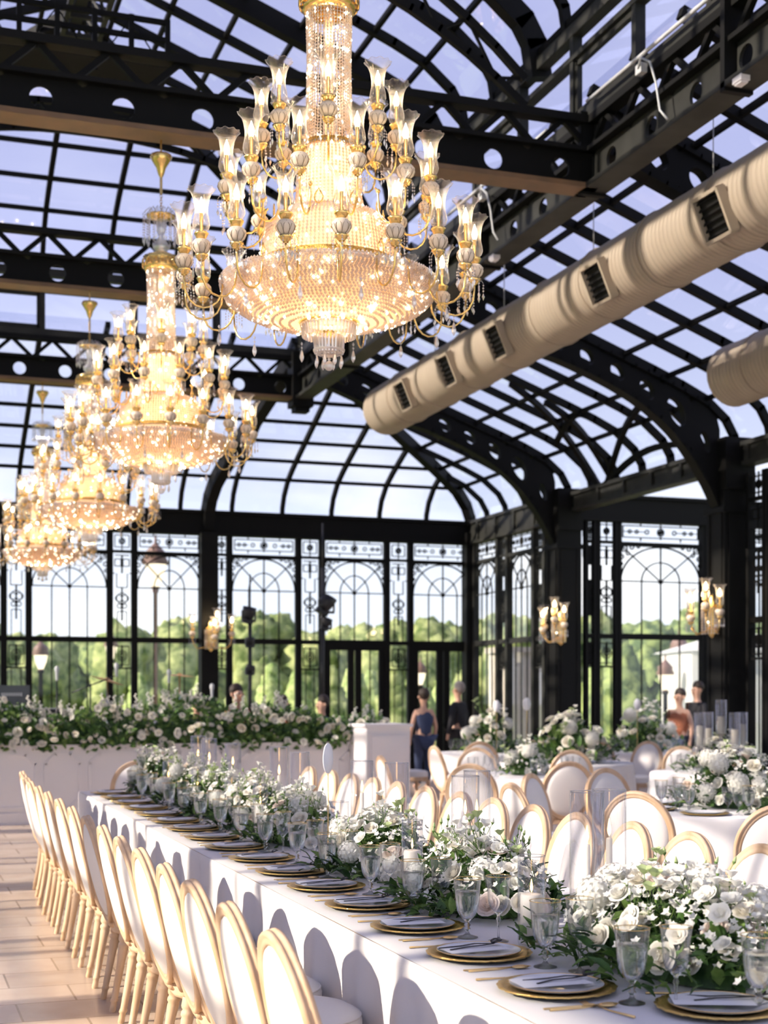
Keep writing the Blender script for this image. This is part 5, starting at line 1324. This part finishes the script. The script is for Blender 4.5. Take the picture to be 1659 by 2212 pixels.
# ================= people =================
def person(name, loc, rz, cat_label, seated=False, top='suit', bot='suit', hair='hair_d', bare=False, s=1., lean=0):
    r = thing('person', cat_label, 'person', loc, rz)
    hip = .50 if seated else .93
    J = {}
    def add(n, p, rad, par): J[n] = (Vector(p), rad, par)
    add('pelvis', (0, 0, hip), .135, None); add('waist', (0 + lean * .3, 0, hip + .16), .12, 'pelvis'); add('chest', (lean * .6, 0, hip + .36), .145, 'waist'); add('neckb', (lean * .9, 0, hip + .53), .065, 'chest'); add('neck', (lean, 0, hip + .60), .052, 'neckb'); add('jaw', (lean + .02, 0, hip + .66), .07, 'neck'); add('head', (lean + .01, 0, hip + .75), .095, 'jaw'); add('crown', (lean, 0, hip + .81), .07, 'head')
    for e, k in ((1, 'l'), (-1, 'r')):
        add('sh' + k, (lean * .8, e * .17, hip + .47), .062, 'chest'); add('el' + k, (lean * .6 + (.08 if seated else -.01), e * .25, hip + .20), .042, 'sh' + k)
        add('wr' + k, (.28 if seated else .06, e * (.16 if seated else .25), hip + (.14 if seated else -.05)), .028, 'el' + k); add('ha' + k, (.36 if seated else .08, e * (.13 if seated else .25), hip + (.15 if seated else -.15)), .03, 'wr' + k)
        add('hi' + k, (0, e * .09, hip - .05), .10, 'pelvis')
        if seated: add('kn' + k, (.42, e * .13, hip - .02), .062, 'hi' + k); add('an' + k, (.42, e * .13, .08), .04, 'kn' + k)
        else: add('kn' + k, (.02, e * .10, .50), .062, 'hi' + k); add('an' + k, (0, e * .10, .08), .04, 'kn' + k)
        add('to' + k, ((.57 if seated else .15), e * .13, .035), .033, 'an' + k)
    def skin(names, nm, m, grow, par=None):
        ks = [k for k in J if k in names]; idx = {k: i for i, k in enumerate(ks)}
        me = bpy.data.meshes.new(nm); me.from_pydata([tuple(J[k][0]) for k in ks], [(idx[J[k][2]], idx[k]) for k in ks if J[k][2] in idx], [])
        me.materials.append(m); o = obj(nm, me, None, par or r)
        md = o.modifiers.new('Skin', 'SKIN'); md.use_smooth_shade = True
        for i, k in enumerate(ks):
            sv = me.skin_vertices[0].data[i]; g_ = J[k][1] * grow + (.008 if grow > 1 else 0); sv.radius = (g_, g_); sv.use_root = (i == 0)
        sb = o.modifiers.new('Sub', 'SUBSURF'); sb.levels = 1; sb.render_levels = 1
        return o
    skin(list(J), 'body', M['skin'], 1.0)
    arms = [] if bare else ['shl', 'ell', 'wrl', 'shr', 'elr', 'wrr']
    skin(['pelvis', 'waist', 'chest'] + (['shl', 'shr'] if bare else arms) + ([] if bare else ['neckb']), 'jacket', M[top], 1.14)
    skin(['pelvis', 'hil', 'knl', 'anl', 'hir', 'knr', 'anr'], 'trousers', M[bot], 1.14)
    q = MB(); q.sphere((0, 0, 0), .108, 14, 9, (1, 1, 1.05)); q.v = [(x - .018 if x < .03 else x * .55, y, z + .02 if z > -.03 or x < 0 else z * .0 + .0) for x, y, z in q.v]
    hd = J['head'][0]; obj('hair', q, M[hair], r, tuple(hd + Vector((-.012, 0, .03))))
    q = MB()
    q = MB(); q.sphere((hd.x + .10, hd.y, hd.z - .025), .016, 6, 5, (1, 1, 1.5)); obj('nose', q, M['skin'], r)
    for e in (-1, 1):
        q = MB(); q.sphere((hd.x + .088, hd.y + e * .033, hd.z + .005), .011, 6, 4); obj('eye', q, M['hair_d'], r)
        q = MB(); q.sphere((hd.x - .005, e * .098, hd.z - .01), .022, 6, 5, (1, 1, 1.4)); obj('ear', q, M['skin'], r)
    q = MB(); q.box((hd.x + .088, 0, hd.z - .062), (.014, .045, .008)); obj('mouth', q, M['rust'], r)
    return r
P_ = lambda px, Y, z=0: tuple(onY(px, Y, z))
person('p', P_(990, 23.6), 2.2, 'grey-haired person in a dark suit standing by the right-hand door', hair='hair_g')
person('p', P_(915, 22.6), 1.7, 'dark-haired person in a navy sleeveless dress near the doors', top='navy', bot='navy', bare=True).scale = (.93,) * 3
person('p', P_(1468, 20.6), 3.6, 'dark-haired person with bare arms in front of the right window', top='rust', bot='navy', bare=True).scale = (.93,) * 3
person('p', P_(1506, 21.45), 3.3, 'person in dark clothes standing behind the candelabra', top='suit', hair='hair_d')
def stool(px, Y, lab):
    p = P_(px, Y, SZ); r = thing('drum_stool', lab, 'stool', p); q = MB(); q.lathe([(.001, .34), (.17, .34), (.18, .37), (.16, .40), (.001, .41)], 18); obj('seat', q, M['black'], r); q = MB(); q.tube([(0, 0, .02), (0, 0, .36)], .02, 6)
    for k in range(3): a = 2 * PI * k / 3; q.tube([(0, 0, .15), (.2 * math.cos(a), .2 * math.sin(a), .012)], .012, 5)
    obj('leg_frame', q, M['chrome'], r)
for px, Y, tp, lab in ((512, 21.0, 'rust', 'seated musician in a rust top left of the spotlight pole'), (598, 20.9, 'rust', 'seated musician bending forward right of the spotlight pole'), (712, 19.5, 'navy', 'seated musician in navy near the right end of the stage'), (425, 21.2, 'suit', 'seated drummer in black behind the drum kit')):
    stool(px, Y, 'round black stool under the ' + lab.split(' in ')[0].split(' bending')[0] + ' at %s' % ('centre' if 500 < px < 560 else 'centre right' if px < 650 and px > 560 else 'right' if px > 650 else 'drums')); person('p', P_(px, Y, SZ), {512: -1.2, 598: .3, 712: -2.9, 425: -1.7}[px], lab, True, top=tp, bot='suit', lean=.14 if px in (598, 712) else 0).scale = (1 if px == 512 else .88,) * 3

# ================= outside =================
def blob_tree(px, d, top_y, width, seed, m, lab, trunk=True, conic=False, z0=-.1, grp='trees beyond the glass walls'):
    p = PD(px, d, z=z0); rr = random.Random(seed); H_ = EYE + (H0 - top_y) / F_ * d - z0; root = thing('tree', lab, 'tree', tuple(p), 0, grp)
    q = MB()
    n = 16 if not conic else 7
    for k in range(n):
        if conic: u = k / (n - 1); c = Vector((0, 0, H_ * (.12 + .74 * u))); r = width / 2 * (1 - .72 * u)
        else: a = rr.uniform(0, 6); u = rr.uniform(.22, .88); rr2 = width * .34 * (1 - abs(u - .5)); c = Vector((rr2 * math.cos(a), rr2 * math.sin(a) * .6, H_ * u)); r = width * rr.uniform(.16, .27)
        if c.z + r > H_: r = max(.3, H_ - c.z)
        i0 = len(q.v); q.sphere((0, 0, 0), 1, 18, 11, (1, 1, 1.0 if not conic else 1.25))
        for i in range(i0, len(q.v)):
            v = Vector(q.v[i]); nn = mnoise.noise(v * 2.3 + Vector((k * 7, seed, 0))) * .35 + mnoise.noise(v * 6 + Vector((k, seed * 3, 0))) * .22; q.v[i] = tuple(c + v * r * (1 + nn))
    if trunk: obj('crown', q, m, root); t_ = MB(); t_.tube([(0, 0, -.1), (0, 0, H_ * .5)], [width * .04, width * .025], 7); obj('trunk', t_, M['bark'], root)
    else: obj('crown', q, m, root)
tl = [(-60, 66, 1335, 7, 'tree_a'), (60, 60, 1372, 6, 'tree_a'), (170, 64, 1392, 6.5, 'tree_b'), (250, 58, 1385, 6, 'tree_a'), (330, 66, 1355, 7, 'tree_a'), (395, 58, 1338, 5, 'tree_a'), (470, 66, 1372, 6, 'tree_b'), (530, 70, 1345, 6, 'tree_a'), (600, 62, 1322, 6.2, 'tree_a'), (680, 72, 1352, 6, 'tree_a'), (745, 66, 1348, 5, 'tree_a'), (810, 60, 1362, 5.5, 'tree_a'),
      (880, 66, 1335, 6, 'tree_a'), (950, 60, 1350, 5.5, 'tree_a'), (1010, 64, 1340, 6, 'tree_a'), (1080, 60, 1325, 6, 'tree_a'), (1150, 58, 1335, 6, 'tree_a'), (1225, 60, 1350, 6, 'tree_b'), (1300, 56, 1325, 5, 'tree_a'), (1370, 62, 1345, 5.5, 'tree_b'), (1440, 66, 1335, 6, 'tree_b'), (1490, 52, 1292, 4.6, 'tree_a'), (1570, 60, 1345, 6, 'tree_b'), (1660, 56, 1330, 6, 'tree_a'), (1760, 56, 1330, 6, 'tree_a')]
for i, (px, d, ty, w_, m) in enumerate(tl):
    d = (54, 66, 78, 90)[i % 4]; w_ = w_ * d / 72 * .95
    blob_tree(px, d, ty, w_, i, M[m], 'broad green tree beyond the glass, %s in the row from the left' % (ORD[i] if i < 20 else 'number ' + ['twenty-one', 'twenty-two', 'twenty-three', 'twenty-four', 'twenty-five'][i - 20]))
cy = [(520, 1440), (585, 1425), (640, 1445), (715, 1430), (765, 1408), (800, 1440), (850, 1422), (905, 1440), (960, 1430), (1000, 1445), (440, 1450), (300, 1448), (1095, 1430), (1140, 1440)]
for i, (px, ty) in enumerate(cy):
    blob_tree(px, 42 + (i % 3) * 3, ty, 1.5, 50 + i, M['tree_c'] if i % 3 else M['tree_a'], 'slim light green conical shrub before the trees, %s of its row' % ORD[i], False, True, grp='slim conical shrubs on the lawn')
cn = [(1345, 1385, 2.4), (1400, 1400, 2.6), (1455, 1410, 2.2), (1300, 1400, 2.0), (1375, 1480, 1.8), (1430, 1500, 1.6)]
for i, (px, ty, w_) in enumerate(cn): blob_tree(px, 40 + i % 2 * 3, ty, w_, 80 + i, M['tree_b'] if i < 3 else M['tree_c'], 'dark conifer outside the arched window at right, %s of its clump' % ORD[i], False, True, grp='conifers outside the right window')
hd_ = [(-260, 29.5, 4), (240, 29.5, 4.5), (720, 29.8, 3.4), (1040, 29.5, 1.8), (1420, 27.6, 3)]
for i, (px, Y, L_) in enumerate(hd_):
    p = onY(px, Y); q = MB(); q.grid(lambda u, v: (0, 0, 0), 1, 1); q = MB()
    n = 40
    for k in range(n):
        q.sphere((-L_ / 2 + L_ * (k + .5) / n, .2 * math.sin(k * 3.3), .38), .42, 9, 6)
    q.v = [tuple(Vector(v) * (1 + 0) + Vector((0, 0, .12 * mnoise.noise(Vector(v) * 4)))) for v in q.v]
    obj('hedge', q, M['tree_c'], None, (p.x, Y, -.1), label='low clipped light green hedge outside the glass, %s from the left' % ORD[i], cat='hedge', group='low hedges')
# garden lamps
def lamp_post(px, d, ly, s, lab, rz=0):
    p = PD(px, d, z=-.1); zl = EYE + (H0 - ly) / F_ * d + .1
    r = thing('lamp_post', lab, 'lamp post', tuple(p)); q = MB(); q.lathe([(.16, 0), (.16, .3), (.08, .4), (.055, .9), (.05, zl - .35 * s), (.09, zl - .3 * s), (.03, zl - .25 * s)], 12); obj('post', q, M['copper_top'] if s > 1.2 else M['iron'], r)
    q = MB(); q.lathe([(.06 * s, -.25 * s), (.14 * s, -.05 * s), (.17 * s, .12 * s)], 8, (0, 0, zl)); obj('lantern_glass', q, M['lantern_lit'], r)
    q = MB(); q.lathe([(.20 * s, .11 * s), (.22 * s, .14 * s), (.17 * s, .24 * s), (.19 * s, .28 * s), (.08 * s, .40 * s), (.02 * s, .46 * s), (.02 * s, .56 * s), (.001, .6 * s)], 8, (0, 0, zl)); q.lathe([(.04 * s, -.30 * s), (.075 * s, -.24 * s)], 8, (0, 0, zl)); obj('lantern_cap', q, M['copper_top'], r)
lamp_post(336, 34, 1235, 1.5, 'tall lamp post with brown lantern behind the second arched window'); lamp_post(88, 32, 1425, .9, 'low lantern lamp outside the leftmost window, lit'); lamp_post(240, 36, 1405, .9, 'lit lantern lamp outside, between the two left windows'); lamp_post(908, 34, 1462, .8, 'small lit lantern seen through the panel between the doors'); lamp_post(1437, 33, 1468, 1.0, 'lit lantern in the middle of the right arched window'); lamp_post(1467, 36, 1420, 1.25, 'larger brown lantern at the right of the arched window'); lamp_post(1112, 34, 1470, .9, 'lit lantern seen through the narrow side windows')
# tent and stone piers
p = PD(1592, 34, z=-.1); tn = thing('canvas_tent', 'white canvas tent outside beyond the right arched window', 'tent', tuple(p), -.25)
q = MB(); q.box((0, 0, 1.35), (3.0, 2.6, 2.7)); obj('walls', q, M['tent'], tn); q = MB(); q.lathe([(2.3, 0), (.05, .55)], 4, (0, 0, 2.7), smooth=False, a0=PI / 4); obj('roof', q, M['tent'], tn)
for i, (px, w_, top) in enumerate(((1115, .9, 1405), (1210, .5, 1440))):
    p = PD(px, 31, z=-.1); h_ = EYE + (H0 - top) / F_ * 31 + .1; q = MB(); q.box((0, 0, h_ / 2), (w_, w_, h_)); q.box((0, 0, h_), (w_ + .15, w_ + .15, .12)); q.box((0, 0, .15), (w_ + .12, w_ + .12, .3)); obj('stone_pier', q, M['paving'], None, tuple(p), label=('wide' if i == 0 else 'narrow') + ' pale stone pier outside the side windows', cat='pier')
# ================= light, sky, camera =================
w = bpy.data.worlds.new('sky'); sc.world = w; w.use_nodes = True; t = w.node_tree; t.nodes.clear()
out = N(t, 'ShaderNodeOutputWorld'); bg = N(t, 'ShaderNodeBackground'); L(t, bg.outputs[0], out.inputs[0]); bg.inputs[1].default_value = 1.25
tc = N(t, 'ShaderNodeTexCoord'); sx = N(t, 'ShaderNodeSeparateXYZ'); L(t, tc.outputs['Generated'], sx.inputs[0])
r = N(t, 'ShaderNodeValToRGB'); L(t, sx.outputs[2], r.inputs[0]); e = r.color_ramp.elements
e[0].position = 0.0; e[0].color = (.80, .86, .95, 1); e[1].position = 1.0; e[1].color = (.40, .40, .58, 1)
x = e.new(.12); x.color = (.72, .78, .92, 1); x = e.new(.28); x.color = (.50, .53, .76, 1); x = e.new(.5); x.color = (.43, .45, .69, 1)
mp = N(t, 'ShaderNodeMapping'); mp.inputs['Scale'].default_value = (1, 1, 2.6); L(t, tc.outputs['Generated'], mp.inputs[0])
n = N(t, 'ShaderNodeTexNoise'); n.inputs['Scale'].default_value = 5.5; n.inputs['Detail'].default_value = 7; L(t, mp.outputs[0], n.inputs[0])
cr = N(t, 'ShaderNodeValToRGB'); cr.color_ramp.elements[0].position = .50; cr.color_ramp.elements[1].position = .68; L(t, n.outputs[0], cr.inputs[0])
fr = N(t, 'ShaderNodeMapRange'); fr.inputs[1].default_value = .10; fr.inputs[2].default_value = .26; fr.inputs[3].default_value = 1; fr.inputs[4].default_value = .12; L(t, sx.outputs[2], fr.inputs[0])
mu = N(t, 'ShaderNodeMath', operation='MULTIPLY'); L(t, cr.outputs[0], mu.inputs[0]); L(t, fr.outputs[0], mu.inputs[1])
mx = N(t, 'ShaderNodeMix', data_type='RGBA'); L(t, mu.outputs[0], mx.inputs[0]); L(t, r.outputs[0], mx.inputs[6]); mx.inputs[7].default_value = (1.05, 1.05, 1.05, 1)
L(t, mx.outputs[2], bg.inputs[0])
sd = bpy.data.lights.new('sun', 'SUN'); sd.energy = 7.2; sd.color = (1, .87, .70); sd.angle = math.radians(.7)
so = obj('sun', sd); el, az = math.radians(25.5), math.radians(2)   # the low sun stands to the left of the hall
dv = Vector((-math.cos(el) * math.cos(az), -math.cos(el) * math.sin(az), math.sin(el)))
so.rotation_euler = dv.to_track_quat('Z', 'Y').to_euler(); so.location = (-20, 5, 12)
cd = bpy.data.cameras.new('camera'); cam = obj('camera', cd); sc.camera = cam
cam.location = (0, 0, EYE); cam.rotation_euler = (math.radians(90), 0, -TH)
cd.sensor_fit = 'VERTICAL'; cd.sensor_height = 36; cd.sensor_width = 27; cd.lens = 50; cd.shift_y = (H0 - 1106) / 2212.0
cd.clip_end = 500; cd.dof.use_dof = True; cd.dof.focus_distance = 5.6; cd.dof.aperture_fstop = 3.4; cd.dof.aperture_blades = 0
c = sc.cycles
c.max_bounces = 8; c.diffuse_bounces = 3; c.glossy_bounces = 3; c.transmission_bounces = 7; c.transparent_max_bounces = 24; c.use_adaptive_sampling = True; c.adaptive_threshold = .04; c.use_light_tree = False
c.sample_clamp_indirect = 8; c.caustics_reflective = False; c.caustics_refractive = False
sc.view_settings.view_transform = 'Standard'; sc.view_settings.look = 'None'; sc.view_settings.exposure = .18

for k in ('bulb', 'spark', 'flame', 'lantern_lit', 'crystal', 'crystal_c'): M[k].cycles.emission_sampling = 'NONE'   # the point lamps carry their light
